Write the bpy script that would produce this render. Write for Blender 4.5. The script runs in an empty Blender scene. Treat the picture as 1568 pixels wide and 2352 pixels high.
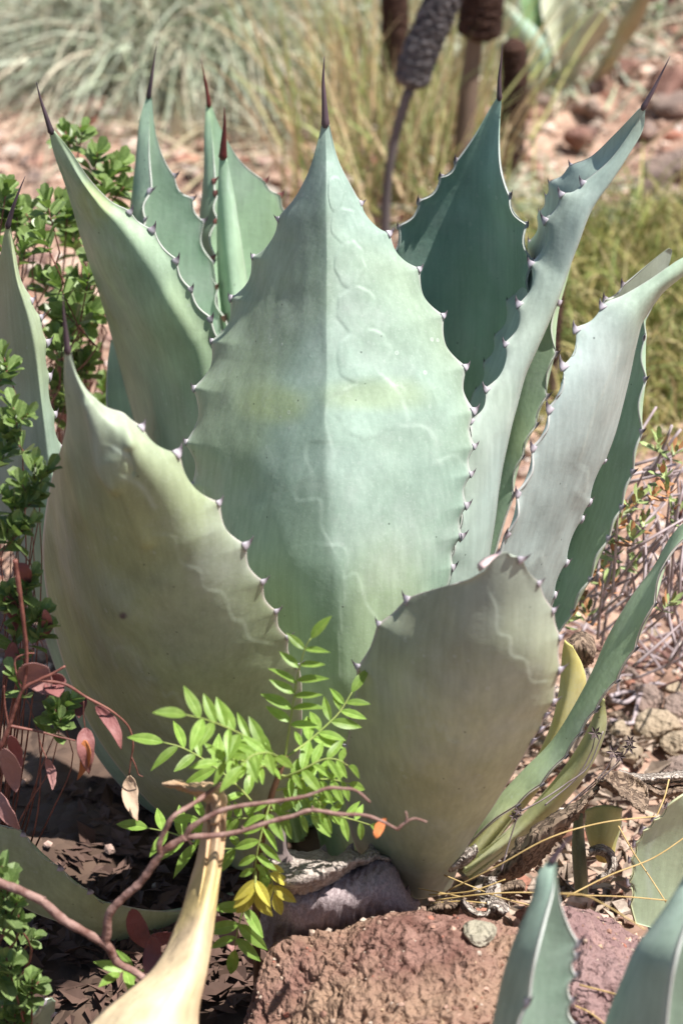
import bpy, math, random
import numpy as np
from mathutils import Vector, Matrix
random.seed(7); rng = np.random.default_rng(11)
SC = bpy.context.scene; COL = SC.collection
R = math.radians
# ------------------------------------------------------------ camera
PITCH = R(25.0); LENS = 78.0; VW, VH = 1568.0, 2352.0
FPX = LENS / 36.0 * VH
DIST = 2.5; TZ = 0.43
CAM = np.array([0.0, -DIST * math.cos(PITCH), TZ + DIST * math.sin(PITCH)])
FW = np.array([0, math.cos(PITCH), -math.sin(PITCH)]); UP = np.array([0, math.sin(PITCH), math.cos(PITCH)]); RT = np.array([1.0, 0, 0])
cd = bpy.data.cameras.new('camera'); cam = bpy.data.objects.new('camera', cd); COL.objects.link(cam)
cam.location = CAM; cam.rotation_euler = (math.pi / 2 - PITCH, 0, 0)
cd.sensor_fit = 'VERTICAL'; cd.sensor_height = 36; cd.sensor_width = 24; cd.lens = LENS; cd.clip_end = 500; cd.clip_start = 0.05
cd.dof.use_dof = True; cd.dof.focus_distance = 2.36; cd.dof.aperture_fstop = 5.0
SC.camera = cam
# ------------------------------------------------------------ sky, sun, exposure
SUN_EL, SUN_AZ = R(65), R(-21)          # azimuth measured from +X (right) towards +Y (away)
sdir = Vector((math.cos(SUN_EL) * math.cos(SUN_AZ), math.cos(SUN_EL) * math.sin(SUN_AZ), math.sin(SUN_EL)))
world = bpy.data.worlds.new('World'); SC.world = world; world.use_nodes = True
wn = world.node_tree.nodes; wl = world.node_tree.links
sky = wn.new('ShaderNodeTexSky'); sky.sky_type = 'NISHITA'; sky.sun_disc = False
sky.sun_elevation = SUN_EL; sky.sun_rotation = math.pi / 2 - SUN_AZ
bg = wn['Background']; bg.inputs['Strength'].default_value = 0.062; wl.new(sky.outputs[0], bg.inputs[0])
sl = bpy.data.lights.new('sun', 'SUN'); sl.energy = 5.0; sl.angle = R(0.55); sl.color = (1.0, 0.965, 0.91)
sun = bpy.data.objects.new('sun', sl); COL.objects.link(sun); sun.rotation_euler = sdir.to_track_quat('Z', 'Y').to_euler()
SC.view_settings.view_transform = 'Standard'; SC.view_settings.look = 'None'
SC.view_settings.gamma = 1; SC.view_settings.use_curve_mapping = False; SC.view_settings.exposure = 0.84
# ------------------------------------------------------------ pixel <-> world (photo coordinates 1568 x 2352)
def at(x, y, Y):
    d = FW + RT * ((x - VW / 2) / FPX) - UP * ((y - VH / 2) / FPX)
    return CAM + d * ((Y - CAM[1]) / d[1])
def atv(x, y, Y):
    x = np.asarray(x, float); y = np.asarray(y, float); Y = np.asarray(Y, float)
    d = FW + RT * ((x - VW / 2) / FPX)[..., None] - UP * ((y - VH / 2) / FPX)[..., None]
    return CAM + d * ((Y - CAM[1]) / d[..., 1])[..., None]
def proj(P):
    q = P - CAM; z = q @ FW
    return VW / 2 + FPX * (q @ RT) / z, VH / 2 - FPX * (q @ UP) / z
# ------------------------------------------------------------ numpy noise
def _h(i, j, k, s):
    n = (i * 374761393 + j * 668265263 + k * 2147483647 + s * 974711) & 0xffffffff
    n = ((n ^ (n >> 13)) * 1274126177) & 0xffffffff
    n = n ^ (n >> 16)
    return (n & 0xffffff) / float(0xffffff)
def vnoise(P, s=0):
    P = np.asarray(P, float); f = np.floor(P).astype(np.int64); t = P - f; t = t * t * (3 - 2 * t)
    i, j, k = f[..., 0], f[..., 1], f[..., 2]; o = 0
    for a in (0, 1):
        for b in (0, 1):
            for c in (0, 1):
                w = (t[..., 0] if a else 1 - t[..., 0]) * (t[..., 1] if b else 1 - t[..., 1]) * (t[..., 2] if c else 1 - t[..., 2])
                o = o + w * _h(i + a, j + b, k + c, s)
    return o * 2 - 1
def fbm(P, oct=4, s=0, gain=.5):
    P = np.asarray(P, float); o = 0; a = 1.0
    for q in range(oct):
        o = o + a * vnoise(P * 2 ** q + 17.3 * q, s + q); a *= gain
    return o
def ss(a, b, x):
    t = np.clip((x - a) / (b - a), 0, 1); return t * t * (3 - 2 * t)
# ------------------------------------------------------------ objects
ROOT = {}
def tag(o, label=None, cat=None, group=None, kind=None):
    if label: o['label'] = label
    if cat: o['category'] = cat
    if group: o['group'] = group
    if kind: o['kind'] = kind
    return o
def thing(name, label, cat, loc=(0, 0, 0), group=None):
    o = bpy.data.objects.new(name, None); o.empty_display_size = .05; COL.objects.link(o); o.location = loc
    ROOT[o.name] = np.array(loc, float)
    return tag(o, label, cat, group)
def rootloc(p):
    while p is not None and p.parent is not None: p = p.parent
    return ROOT.get(p.name, np.zeros(3)) if p is not None else np.zeros(3)
def mesh(name, V, F, mat, smooth=True, col=None):
    V = np.asarray(V, float); me = bpy.data.meshes.new(name)
    me.from_pydata(V.tolist(), [], F if isinstance(F, list) else F.tolist())
    if smooth: me.polygons.foreach_set('use_smooth', np.ones(len(me.polygons), bool))
    if col is not None:
        a = me.color_attributes.new('col', 'FLOAT_COLOR', 'POINT')
        c = np.ones((len(V), 4)); c[:, :3] = col; a.data.foreach_set('color', c.ravel())
    for m in (mat if isinstance(mat, (list, tuple)) else [mat]): me.materials.append(m)
    me.update(); return me
def obj(name, V, F, mat, parent=None, smooth=True, col=None, me=None):
    """one mesh object, vertices in world coordinates; own origin at its lowest centre when top-level"""
    V = np.asarray(V, float)
    if parent is None:
        lo = np.array([V[:, 0].mean(), V[:, 1].mean(), V[:, 2].min()]); off = lo
    else:
        off = rootloc(parent)
    me = mesh(name, V - off, F, mat, smooth, col)
    o = bpy.data.objects.new(name, me); COL.objects.link(o)
    if parent is None: o.location = off; ROOT[o.name] = off
    else: o.parent = parent
    return o
def inst(name, me, M, parent):
    """object that shares mesh data, world matrix M"""
    o = bpy.data.objects.new(name, me); COL.objects.link(o)
    M = M.copy()
    if parent is not None:
        M.translation = M.translation - Vector(rootloc(parent)); o.parent = parent
    else: ROOT[o.name] = np.array(M.translation)
    o.matrix_basis = M
    return o
def frame(p, x, zhint, sx, sy=None, sz=None):
    """matrix with local X along x, local Z near zhint"""
    x = Vector(x).normalized(); z = Vector(zhint); z = z - x * z.dot(x)
    if z.length < 1e-4: z = Vector((0, 0, 1)) - x * x.z; 
    if z.length < 1e-4: z = Vector((0, 1, 0))
    z.normalize(); y = z.cross(x)
    sy = sx if sy is None else sy; sz = sx if sz is None else sz
    M = Matrix(((x.x * sx, y.x * sy, z.x * sz, p[0]), (x.y * sx, y.y * sy, z.y * sz, p[1]), (x.z * sx, y.z * sy, z.z * sz, p[2]), (0, 0, 0, 1)))
    return M
# ------------------------------------------------------------ splines, tubes, grids
def cat(P, n, frac=False):
    """Catmull-Rom through P, n samples evenly by arc length; optionally the arc fraction of each knot"""
    P = np.asarray(P, float); m = len(P)
    Q = np.vstack([2 * P[0] - P[1], P, 2 * P[-1] - P[-2]]); seg = 24; o = []
    t = np.linspace(0, 1, seg, endpoint=False)[:, None]
    for i in range(m - 1):
        a, b, c, d = Q[i], Q[i + 1], Q[i + 2], Q[i + 3]
        o.append(.5 * ((2 * b) + (-a + c) * t + (2 * a - 5 * b + 4 * c - d) * t ** 2 + (-a + 3 * b - 3 * c + d) * t ** 3))
    o = np.vstack(o + [P[-1:]])
    s = np.r_[0, np.cumsum(np.linalg.norm(np.diff(o[:, :2] if o.shape[1] == 3 and frac else o, axis=0), axis=1))]; s /= s[-1]
    u = np.linspace(0, 1, n)
    r = np.stack([np.interp(u, s, o[:, k]) for k in range(o.shape[1])], 1)
    return (r, s[np.arange(m) * seg]) if frac else r
def tube(P, rad, n=8, cap=True):
    P = np.asarray(P, float); m = len(P); rad = np.interp(np.linspace(0, 1, m), np.linspace(0, 1, len(rad)), rad) if np.ndim(rad) else np.full(m, rad)
    T = np.gradient(P, axis=0); T /= np.linalg.norm(T, axis=1)[:, None] + 1e-9
    a = np.cross(T[0], [0.3, 0.2, .93]); a /= np.linalg.norm(a) + 1e-9; V = []
    for i in range(m):
        a = a - T[i] * (a @ T[i]); a /= np.linalg.norm(a) + 1e-9; b = np.cross(T[i], a)
        th = np.linspace(0, 2 * math.pi, n, endpoint=False)
        V.append(P[i] + rad[i] * (np.cos(th)[:, None] * a + np.sin(th)[:, None] * b))
    V = np.vstack(V); F = []
    for i in range(m - 1):
        for j in range(n):
            k = (j + 1) % n; F.append((i * n + j, i * n + k, (i + 1) * n + k, (i + 1) * n + j))
    if cap: F.append(tuple(range(n))[::-1]); F.append(tuple((m - 1) * n + j for j in range(n)))
    return V, F
def pxtube(pts, rad, n=8, ns=None):
    """tube along (x, y, Y) photo points; radius in metres"""
    q = cat(pts, ns or max(6, 5 * len(pts)))
    return tube(atv(q[:, 0], q[:, 1], q[:, 2]), rad, n)
def gridf(a, b, off=0, flip=False):
    i = np.arange((a - 1))[:, None] * b + np.arange(b - 1)[None]
    F = np.stack([i, i + 1, i + b + 1, i + b], -1).reshape(-1, 4) + off
    return F[:, ::-1] if flip else F
def join(parts):
    V, F, n = [], [], 0
    for v, f in parts:
        V.append(v); F += [tuple(int(i) + n for i in q) for q in f]; n += len(v)
    return np.vstack(V), F
# ------------------------------------------------------------ materials
def nodes(m):
    m.use_nodes = True; return m.node_tree.nodes, m.node_tree.links, m.node_tree.nodes['Principled BSDF']
def mat(name, c1, c2=None, scale=30, rough=.6, bump=0, bscale=None, spec=.3, vcol=False, var=.25, transl=0, detail=5, bdist=.01, coord='Object', stretch=None, tcol=None, leafy=False):
    """procedural material: noise between two colours (or round the mesh's own piece colours), optional bump and translucency"""
    m = bpy.data.materials.new(name); N, Lk, P = nodes(m)
    tc = N.new('ShaderNodeTexCoord'); src = tc.outputs[coord]
    if stretch:
        mp = N.new('ShaderNodeMapping'); mp.inputs['Scale'].default_value = stretch; Lk.new(src, mp.inputs[0]); src = mp.outputs[0]
    nz = N.new('ShaderNodeTexNoise'); nz.inputs['Scale'].default_value = scale; nz.inputs['Detail'].default_value = detail; Lk.new(src, nz.inputs[0])
    if vcol:
        at_ = N.new('ShaderNodeAttribute'); at_.attribute_name = 'col'
        rp = N.new('ShaderNodeMapRange'); rp.inputs[1].default_value = .3; rp.inputs[2].default_value = .7
        rp.inputs[3].default_value = 1 - var; rp.inputs[4].default_value = 1 + var; Lk.new(nz.outputs[0], rp.inputs[0])
        mx = N.new('ShaderNodeVectorMath'); mx.operation = 'SCALE'; Lk.new(at_.outputs['Color'], mx.inputs[0]); Lk.new(rp.outputs[0], mx.inputs[3]); cout = mx.outputs[0]
    else:
        cr = N.new('ShaderNodeValToRGB'); cr.color_ramp.elements[0].position = .32; cr.color_ramp.elements[1].position = .68
        cr.color_ramp.elements[0].color = (*c1, 1); cr.color_ramp.elements[1].color = (*(c2 or c1), 1); Lk.new(nz.outputs[0], cr.inputs[0]); cout = cr.outputs[0]
    if leafy:
        oi = N.new('ShaderNodeObjectInfo'); va = N.new('ShaderNodeAttribute'); va.attribute_name = 'col'
        rr = N.new('ShaderNodeMapRange'); rr.inputs[3].default_value = .68; rr.inputs[4].default_value = 1.3; Lk.new(oi.outputs['Random'], rr.inputs[0])
        s1_ = N.new('ShaderNodeVectorMath'); s1_.operation = 'SCALE'; Lk.new(cout, s1_.inputs[0]); Lk.new(rr.outputs[0], s1_.inputs[3])
        s2_ = N.new('ShaderNodeVectorMath'); s2_.operation = 'MULTIPLY'; Lk.new(s1_.outputs[0], s2_.inputs[0]); Lk.new(va.outputs['Color'], s2_.inputs[1]); cout = s2_.outputs[0]
    Lk.new(cout, P.inputs['Base Color']); P.inputs['Roughness'].default_value = rough; P.inputs['Specular IOR Level'].default_value = spec
    if bump:
        nb = N.new('ShaderNodeTexNoise'); nb.inputs['Scale'].default_value = bscale or scale * 3; nb.inputs['Detail'].default_value = 6; Lk.new(src, nb.inputs[0])
        bp = N.new('ShaderNodeBump'); bp.inputs['Strength'].default_value = bump; bp.inputs['Distance'].default_value = bdist; Lk.new(nb.outputs[0], bp.inputs['Height']); Lk.new(bp.outputs[0], P.inputs['Normal'])
    if transl:
        tr = N.new('ShaderNodeBsdfTranslucent'); ms = N.new('ShaderNodeMixShader'); ms.inputs[0].default_value = transl
        if tcol: tr.inputs[0].default_value = (*tcol, 1)
        else: Lk.new(cout, tr.inputs[0])
        out = N['Material Output']; Lk.new(P.outputs[0], ms.inputs[1]); Lk.new(tr.outputs[0], ms.inputs[2]); Lk.new(ms.outputs[0], out.inputs[0])
    return m
def skin_mat():
    """waxy agave skin: own colour from the mesh, cloudy bloom, fine pits and dried droplet marks"""
    m = mat('agave_skin', (0, 0, 0), vcol=True, scale=16, var=.15, rough=.55, spec=.35, detail=6)
    N, Lk, P = m.node_tree.nodes, m.node_tree.links, m.node_tree.nodes['Principled BSDF']
    base = P.inputs['Base Color'].links[0].from_socket
    tc = N.new('ShaderNodeTexCoord')
    vo = N.new('ShaderNodeTexVoronoi'); vo.inputs['Scale'].default_value = 55; Lk.new(tc.outputs['Object'], vo.inputs[0])
    rp = N.new('ShaderNodeValToRGB'); e = rp.color_ramp.elements; e[0].position = .0; e[0].color = (.05, .05, .05, 1); e[1].position = .16; e[1].color = (0, 0, 0, 1)
    k = rp.color_ramp.elements.new(.11); k.color = (.5, .5, .5, 1); Lk.new(vo.outputs['Distance'], rp.inputs[0])
    ng = N.new('ShaderNodeTexNoise'); ng.inputs['Scale'].default_value = 9; Lk.new(tc.outputs['Object'], ng.inputs[0])
    gt = N.new('ShaderNodeMapRange'); gt.inputs[1].default_value = .52; gt.inputs[2].default_value = .7; Lk.new(ng.outputs[0], gt.inputs[0])
    ml = N.new('ShaderNodeMath'); ml.operation = 'MULTIPLY'; Lk.new(rp.outputs[0], ml.inputs[0]); Lk.new(gt.outputs[0], ml.inputs[1])
    ns = N.new('ShaderNodeTexNoise'); ns.inputs['Scale'].default_value = 420; ns.inputs['Detail'].default_value = 3; Lk.new(tc.outputs['Object'], ns.inputs[0])
    r2 = N.new('ShaderNodeMapRange'); r2.inputs[1].default_value = .55; r2.inputs[2].default_value = .8; r2.inputs[4].default_value = .22; Lk.new(ns.outputs[0], r2.inputs[0])
    ad = N.new('ShaderNodeMath'); ad.operation = 'ADD'; ad.use_clamp = True; Lk.new(ml.outputs[0], ad.inputs[0]); Lk.new(r2.outputs[0], ad.inputs[1])
    mx = N.new('ShaderNodeMixRGB'); Lk.new(ad.outputs[0], mx.inputs[0]); Lk.new(base, mx.inputs[1]); mx.inputs[2].default_value = (.55, .60, .55, 1)
    pn = N.new('ShaderNodeTexNoise'); pn.inputs['Scale'].default_value = 7; pn.inputs['Detail'].default_value = 9; pn.inputs['Roughness'].default_value = .68; Lk.new(tc.outputs['Object'], pn.inputs[0])
    pr = N.new('ShaderNodeMapRange'); pr.inputs[1].default_value = .50; pr.inputs[2].default_value = .68; pr.inputs[4].default_value = .34; Lk.new(pn.outputs[0], pr.inputs[0])
    bl = N.new('ShaderNodeMixRGB'); Lk.new(pr.outputs[0], bl.inputs[0]); Lk.new(mx.outputs[0], bl.inputs[1]); bl.inputs[2].default_value = (.47, .51, .48, 1)   # patchy waxy bloom
    fm = N.new('ShaderNodeMapping'); fm.inputs['Scale'].default_value = (1, 1, .07); Lk.new(tc.outputs['Object'], fm.inputs[0])
    fn = N.new('ShaderNodeTexNoise'); fn.inputs['Scale'].default_value = 170; fn.inputs['Detail'].default_value = 4; Lk.new(fm.outputs[0], fn.inputs[0])
    fr = N.new('ShaderNodeMapRange'); fr.inputs[1].default_value = .3; fr.inputs[2].default_value = .7; fr.inputs[3].default_value = .90; fr.inputs[4].default_value = 1.08; Lk.new(fn.outputs[0], fr.inputs[0])
    fs = N.new('ShaderNodeVectorMath'); fs.operation = 'SCALE'; Lk.new(bl.outputs[0], fs.inputs[0]); Lk.new(fr.outputs[0], fs.inputs[3])
    dn = N.new('ShaderNodeTexVoronoi'); dn.inputs['Scale'].default_value = 38; Lk.new(tc.outputs['Object'], dn.inputs[0])
    dr = N.new('ShaderNodeMapRange'); dr.inputs[1].default_value = .03; dr.inputs[2].default_value = .055; dr.inputs[3].default_value = .45; dr.inputs[4].default_value = 1; Lk.new(dn.outputs['Distance'], dr.inputs[0])
    ds = N.new('ShaderNodeVectorMath'); ds.operation = 'SCALE'; Lk.new(fs.outputs[0], ds.inputs[0]); Lk.new(dr.outputs[0], ds.inputs[3])                     # small dark scars
    Lk.new(ds.outputs[0], P.inputs['Base Color'])
    nb = N.new('ShaderNodeTexNoise'); nb.inputs['Scale'].default_value = 160; nb.inputs['Detail'].default_value = 5; Lk.new(tc.outputs['Object'], nb.inputs[0])
    sm = N.new('ShaderNodeMath'); sm.operation = 'ADD'; Lk.new(nb.outputs[0], sm.inputs[0]); Lk.new(ml.outputs[0], sm.inputs[1])
    bp = N.new('ShaderNodeBump'); bp.inputs['Strength'].default_value = .22; bp.inputs['Distance'].default_value = .0012; Lk.new(sm.outputs[0], bp.inputs['Height']); Lk.new(bp.outputs[0], P.inputs['Normal'])
    return m
SKIN = skin_mat()
def horn(name, base, tip, a=.2, b=.6):
    m = bpy.data.materials.new(name); N, Lk, P = nodes(m); tc = N.new('ShaderNodeTexCoord'); sx = N.new('ShaderNodeSeparateXYZ'); Lk.new(tc.outputs['Generated'], sx.inputs[0])
    cr = N.new('ShaderNodeValToRGB'); e = cr.color_ramp.elements; e[0].position = a; e[0].color = (*base, 1); e[1].position = b; e[1].color = (*tip, 1); Lk.new(sx.outputs[0], cr.inputs[0]); Lk.new(cr.outputs[0], P.inputs['Base Color']); P.inputs['Roughness'].default_value = .5
    return m
TOOTH = horn('tooth_horn', (.42, .38, .42), (.055, .04, .05))
REDTOOTH = horn('young_tooth_horn', (.30, .12, .10), (.07, .015, .015))
SPINE = mat('spine_horn', (.045, .03, .04), (.13, .09, .105), scale=60, rough=.45, spec=.4, stretch=(1, 1, .25))
REDSPINE = mat('young_spine_horn', (.07, .012, .012), (.15, .035, .03), scale=60, rough=.4, spec=.4, stretch=(1, 1, .25))
# ------------------------------------------------------------ terrain
def ground_z(X, Y):
    X = np.asarray(X, float); Y = np.asarray(Y, float)
    z = -0.30 * np.maximum(0, -.18 - Y) * ss(0, .25, -.18 - Y) 
    z = np.maximum(z, -0.75)
    z = z + .10 * np.maximum(0, Y - .8) * ss(.8, 2.0, Y) * ss(-3, 3, X) * 1.0
    z = z + .16 * np.maximum(0, X - .35) * ss(.35, 1.2, X) * ss(.6, 2.5, Y) * np.exp(-np.maximum(0, X - 6) / 20)
    z = np.where(Y > 8, z, z)
    return np.minimum(z, 3.0)
def gp(x, y, dz=0):
    """where the ray through photo point (x, y) meets the ground"""
    lo, hi = CAM[1] + .3, 30.0
    for _ in range(50):
        mid = .5 * (lo + hi); p = at(x, y, mid)
        if p[2] > ground_z(p[0], p[1]) + dz: lo = mid
        else: hi = mid
    return at(x, y, lo)
n = 340; s = np.linspace(-1, 1, n); g = 60 * np.sinh(6.2 * s) / math.sinh(6.2)
GX, GY = np.meshgrid(g, g + .6, indexing='ij')
P3 = np.stack([GX, GY, 0 * GX], -1)
GZ = ground_z(GX, GY) + (.022 * fbm(P3 * 5, 3, 3) + .010 * fbm(P3 * 22, 3, 8)) * np.clip(1.0, 0, 1)
r0 = np.hypot(GX, GY); GZ -= .03 * np.exp(-(r0 / .25) ** 2)
m = bpy.data.materials.new('gravelly_soil'); N, Lk, P = nodes(m)
tc = N.new('ShaderNodeTexCoord')
n1 = N.new('ShaderNodeTexNoise'); n1.inputs['Scale'].default_value = 3.5; n1.inputs['Detail'].default_value = 8; Lk.new(tc.outputs['Object'], n1.inputs[0])
n2 = N.new('ShaderNodeTexVoronoi'); n2.inputs['Scale'].default_value = 42; Lk.new(tc.outputs['Object'], n2.inputs[0])
c1 = N.new('ShaderNodeValToRGB'); e = c1.color_ramp.elements; e[0].position = .3; e[0].color = (.28, .18, .135, 1); e[1].position = .7; e[1].color = (.50, .36, .285, 1); Lk.new(n1.outputs[0], c1.inputs[0])
mx = N.new('ShaderNodeMixRGB'); mx.blend_type = 'MULTIPLY'; mx.inputs[0].default_value = .75; Lk.new(c1.outputs[0], mx.inputs[1])
c2 = N.new('ShaderNodeValToRGB'); e = c2.color_ramp.elements; e[0].color = (.45, .40, .38, 1); e[1].color = (1.25, 1.18, 1.12, 1); Lk.new(n2.outputs['Color'], c2.inputs[0]); Lk.new(c2.outputs[0], mx.inputs[2])
Lk.new(mx.outputs[0], P.inputs['Base Color']); P.inputs['Roughness'].default_value = .95; P.inputs['Specular IOR Level'].default_value = .15
bp = N.new('ShaderNodeBump'); bp.inputs['Distance'].default_value = .012; bp.inputs['Strength'].default_value = .8; Lk.new(n2.outputs['Distance'], bp.inputs['Height']); bp.invert = True; Lk.new(bp.outputs[0], P.inputs['Normal'])
SOIL = m
litter_shade = 1 - .72 * ss(.05, -.12, GX + .10 * fbm(P3 * 3, 3, 21)) * ss(.75, .35, GY + .10 * fbm(P3 * 3, 3, 22))   # canopy shade under the shrubs painted into the soil colour, plus dark litter tone
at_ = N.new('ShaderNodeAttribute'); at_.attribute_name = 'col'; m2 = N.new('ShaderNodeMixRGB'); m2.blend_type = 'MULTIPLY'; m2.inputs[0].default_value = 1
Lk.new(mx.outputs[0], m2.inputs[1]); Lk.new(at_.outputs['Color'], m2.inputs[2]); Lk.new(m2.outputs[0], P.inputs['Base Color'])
go = obj('ground', np.stack([GX, GY, GZ], -1).reshape(-1, 3), gridf(n, n), SOIL, col=np.repeat(litter_shade.reshape(-1, 1), 3, 1)); tag(go, kind='structure')
# ------------------------------------------------------------ agave leaves
def tooth_mesh(material, hook=.35, name='tooth'):
    P = [(0 - .25, 0, 0), (.1, 0, 0), (.4, 0, hook * .12), (.7, 0, hook * .42), (1, 0, hook)]
    V, F = tube(np.array(P, float), [.46, .34, .19, .09, .012], 7)
    return mesh(name, V, F, material)
TM = tooth_mesh(TOOTH); TMR = tooth_mesh(REDTOOTH)
GRN = (.31, .40, .325); BLU = (.30, .39, .36); YEL = (.36, .37, .20); PALE = (.47, .55, .46)
def smooth1(a, w):
    if w < 2: return a
    k = np.ones(w) / w; p = np.pad(a, (w, w), mode='edge'); return np.convolve(p, k, 'same')[w:-w]
def polydist(x, y, pts):
    d = np.full(x.shape, 1e9); sd = np.zeros(x.shape)
    q = cat(pts, 8 * len(pts))
    for a, b in zip(q[:-1], q[1:]):
        ab = b - a; L2 = (ab @ ab) + 1e-9
        t = np.clip(((x - a[0]) * ab[0] + (y - a[1]) * ab[1]) / L2, 0, 1)
        dd = np.hypot(x - a[0] - t * ab[0], y - a[1] - t * ab[1]); cl = dd < d
        cr_ = (ab[0] * (y - a[1]) - ab[1] * (x - a[0])) / math.sqrt(L2)
        d = np.where(cl, dd, d); sd = np.where(cl, cr_, sd)
    return d, sd
def leaf(root, L, M, Rr, Y, cL=.08, cR=.08, spine=None, col=GRN, tipcol=None, basecol=None, blots=(), lines=(), ovals=(), nu=44, nv=150,
         thick=.02, scal=.20, tl=.0108, red=False, wob=.0015, bulge=.5, seed=0, wcup=.28, rimcol=(.50, .46, .46), pure=False, lineh=.0005, name='leaf', skin=None, keel=None, linec=.26, reflex=(0, 0), ridges=()):
    """L, M, Rr: margin / midrib / margin photo points from tip to base, (x, y) or (x, y, 1) where a tooth stands.
    Y: depth keys (fraction, Y) of the midrib; cL, cR: how far each margin stands behind it."""
    v = np.linspace(0, 1, nv)
    YM = smooth1(np.interp(v, [k[0] for k in Y], [k[1] for k in Y]), max(2, nv // 9))
    wv = ss(0, wcup, v) ** .8
    fL = np.interp(v, [0, 1], [cL, cL]) if np.ndim(cL) == 0 else np.interp(v, np.linspace(0, 1, len(cL)), cL)
    fR = np.interp(v, [0, 1], [cR, cR]) if np.ndim(cR) == 0 else np.interp(v, np.linspace(0, 1, len(cR)), cR)
    mm = cat([p[:2] for p in M], nv)
    teeth = []; E = []; D = []
    for side, pts, cc in ((0, L, fL), (1, Rr, fR)):
        e, kf = cat([(p[0], p[1]) for p in pts], nv, True)
        tf = [kf[i] for i, p in enumerate(pts) if len(p) > 2]
        off = np.zeros(nv)
        for a, b in zip(tf[:-1], tf[1:]):
            sel = (v >= a) & (v <= b); t = (v[sel] - a) / (b - a + 1e-9)
            ln = (b - a) * np.linalg.norm(np.diff(e, axis=0), axis=1).sum()
            off[sel] = scal * ln * (1 - np.abs(2 * t - 1) ** 1.7)
        tan = np.gradient(e, axis=0); tan /= np.linalg.norm(tan, axis=1)[:, None] + 1e-9
        nr = np.stack([-tan[:, 1], tan[:, 0]], 1)
        inn = mm - e; sg = np.sign((nr * inn).sum(1))
        # a steady side for folded leaves
        sg = np.where(sg == 0, 1, sg); sgm = 1 if sg[nv // 5: nv * 4 // 5].mean() >= 0 else -1
        e0 = atv(e[:, 0], e[:, 1], YM + cc * wv); e = e + nr * sgm * off[:, None]
        E.append(e0); D.append(atv(e[:, 0], e[:, 1], YM + cc * wv) - e0); teeth.append(tf)
    M3 = atv(mm[:, 0], mm[:, 1], YM)
    u = np.linspace(0, 1, nu); u = .5 - .5 * np.cos(math.pi * u) * (.35) - .65 * (.5 - u) if nu > 30 else u
    a = (2 * u * u - 3 * u + 1)[None, :, None]; b = (4 * u - 4 * u * u)[None, :, None]; c = (2 * u * u - u)[None, :, None]
    S = E[0][:, None] * a + M3[:, None] * b + E[1][:, None] * c
    if keel is not None:
        kk = np.interp(v, np.linspace(0, 1, len(keel)), keel)[:, None, None]
        t2 = np.abs(2 * u - 1); t2 = np.sqrt(t2 * t2 + .003) ; t2 = (t2 - t2.min()) / (t2.max() - t2.min()); t2 = t2[None, :, None]
        V_ = np.where((u < .5)[None, :, None], E[0][:, None] * t2 + M3[:, None] * (1 - t2), E[1][:, None] * t2 + M3[:, None] * (1 - t2))
        S = S * (1 - kk) + V_ * kk
    S = S + D[0][:, None] * np.exp(-u / .042)[None, :, None] + D[1][:, None] * np.exp(-(1 - u) / .042)[None, :, None]
    E = [E[0] + D[0], E[1] + D[1]]
    if max(reflex) > 0:                 # margins bend back
        am = (reflex[0] * ss(.0, .28, .28 - u)[None] + reflex[1] * ss(.72, 1.0, u)[None] ** 1.3) * wv[:, None]
        ray = S - CAM; S = S + ray / np.linalg.norm(ray, axis=2)[..., None] * am[..., None]; E = [S[:, 0], S[:, -1]]
    dv = np.gradient(S, axis=0); du = np.gradient(S, axis=1)
    Nn = np.cross(du, dv); Nn /= np.linalg.norm(Nn, axis=2)[..., None] + 1e-12
    # outward = away from the hollow side
    hol = (.5 * (E[0] + E[1]) - M3)[:, None]; sgn = np.sign((Nn * hol).sum(2).mean()) or 1
    out = -Nn * sgn
    px, py = proj(S.reshape(-1, 3)); px = px.reshape(S.shape[:2]); py = py.reshape(S.shape[:2])
    camside = np.sign(((CAM - S) * out).sum(2).mean()); rel = np.zeros(px.shape)
    edge = np.minimum(u, 1 - u)[None] * np.ones((nv, 1)); ef = ss(0, .12, edge)
    sp = S * np.array([1, 1, .55])
    rel += wob * fbm(sp * 14 + seed * 3.1, 3, seed) * ef
    C = np.ones(S.shape) * np.array(col)
    if tipcol is not None: C = C + (np.array(tipcol) - C) * (1 - ss(.0, .35, v))[:, None, None]
    if basecol is not None: C = C + (np.array(basecol) - C) * ss(.5, 1.0, v)[:, None, None]
    mott = fbm(sp * 9 + 5 + seed, 4, 40 + seed)
    strk = fbm(np.stack([(u[None] * 26 + 0 * v[:, None]), v[:, None] * 5 + 0 * u[None], np.full((nv, nu), seed * 1.7)], -1), 3, 80 + seed)
    C = C * (1 + .13 * mott[..., None] + .05 * strk[..., None]) + np.array([.03, .015, -.035]) * ss(-.1, .7, fbm(sp * 6 + 31 + seed, 3, 60 + seed))[..., None]
    for (bx, by, rx, ry, k, bc) in blots:
        d = np.hypot((px - bx) / rx, (py - by) / ry) + .25 * mott
        C = C + (np.array(bc) - C) * (k * (1 - ss(.35, 1.0, d)))[..., None]
    rmin = np.full(px.shape, 9.0); hm = np.zeros(px.shape)
    for (ox, oy, rx, ry, ang, h) in ovals:
        ca, sa = math.cos(ang), math.sin(ang); X_, Y_ = px - ox, py - oy
        r = np.hypot((X_ * ca + Y_ * sa) / rx, (-X_ * sa + Y_ * ca) / ry)
        r = r * (1 + .13 * vnoise(np.stack([px / 22, py / 22, 0 * px], -1), 9)); cl = r < rmin; rmin = np.where(cl, r, rmin); hm = np.where(cl, h, hm)
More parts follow.
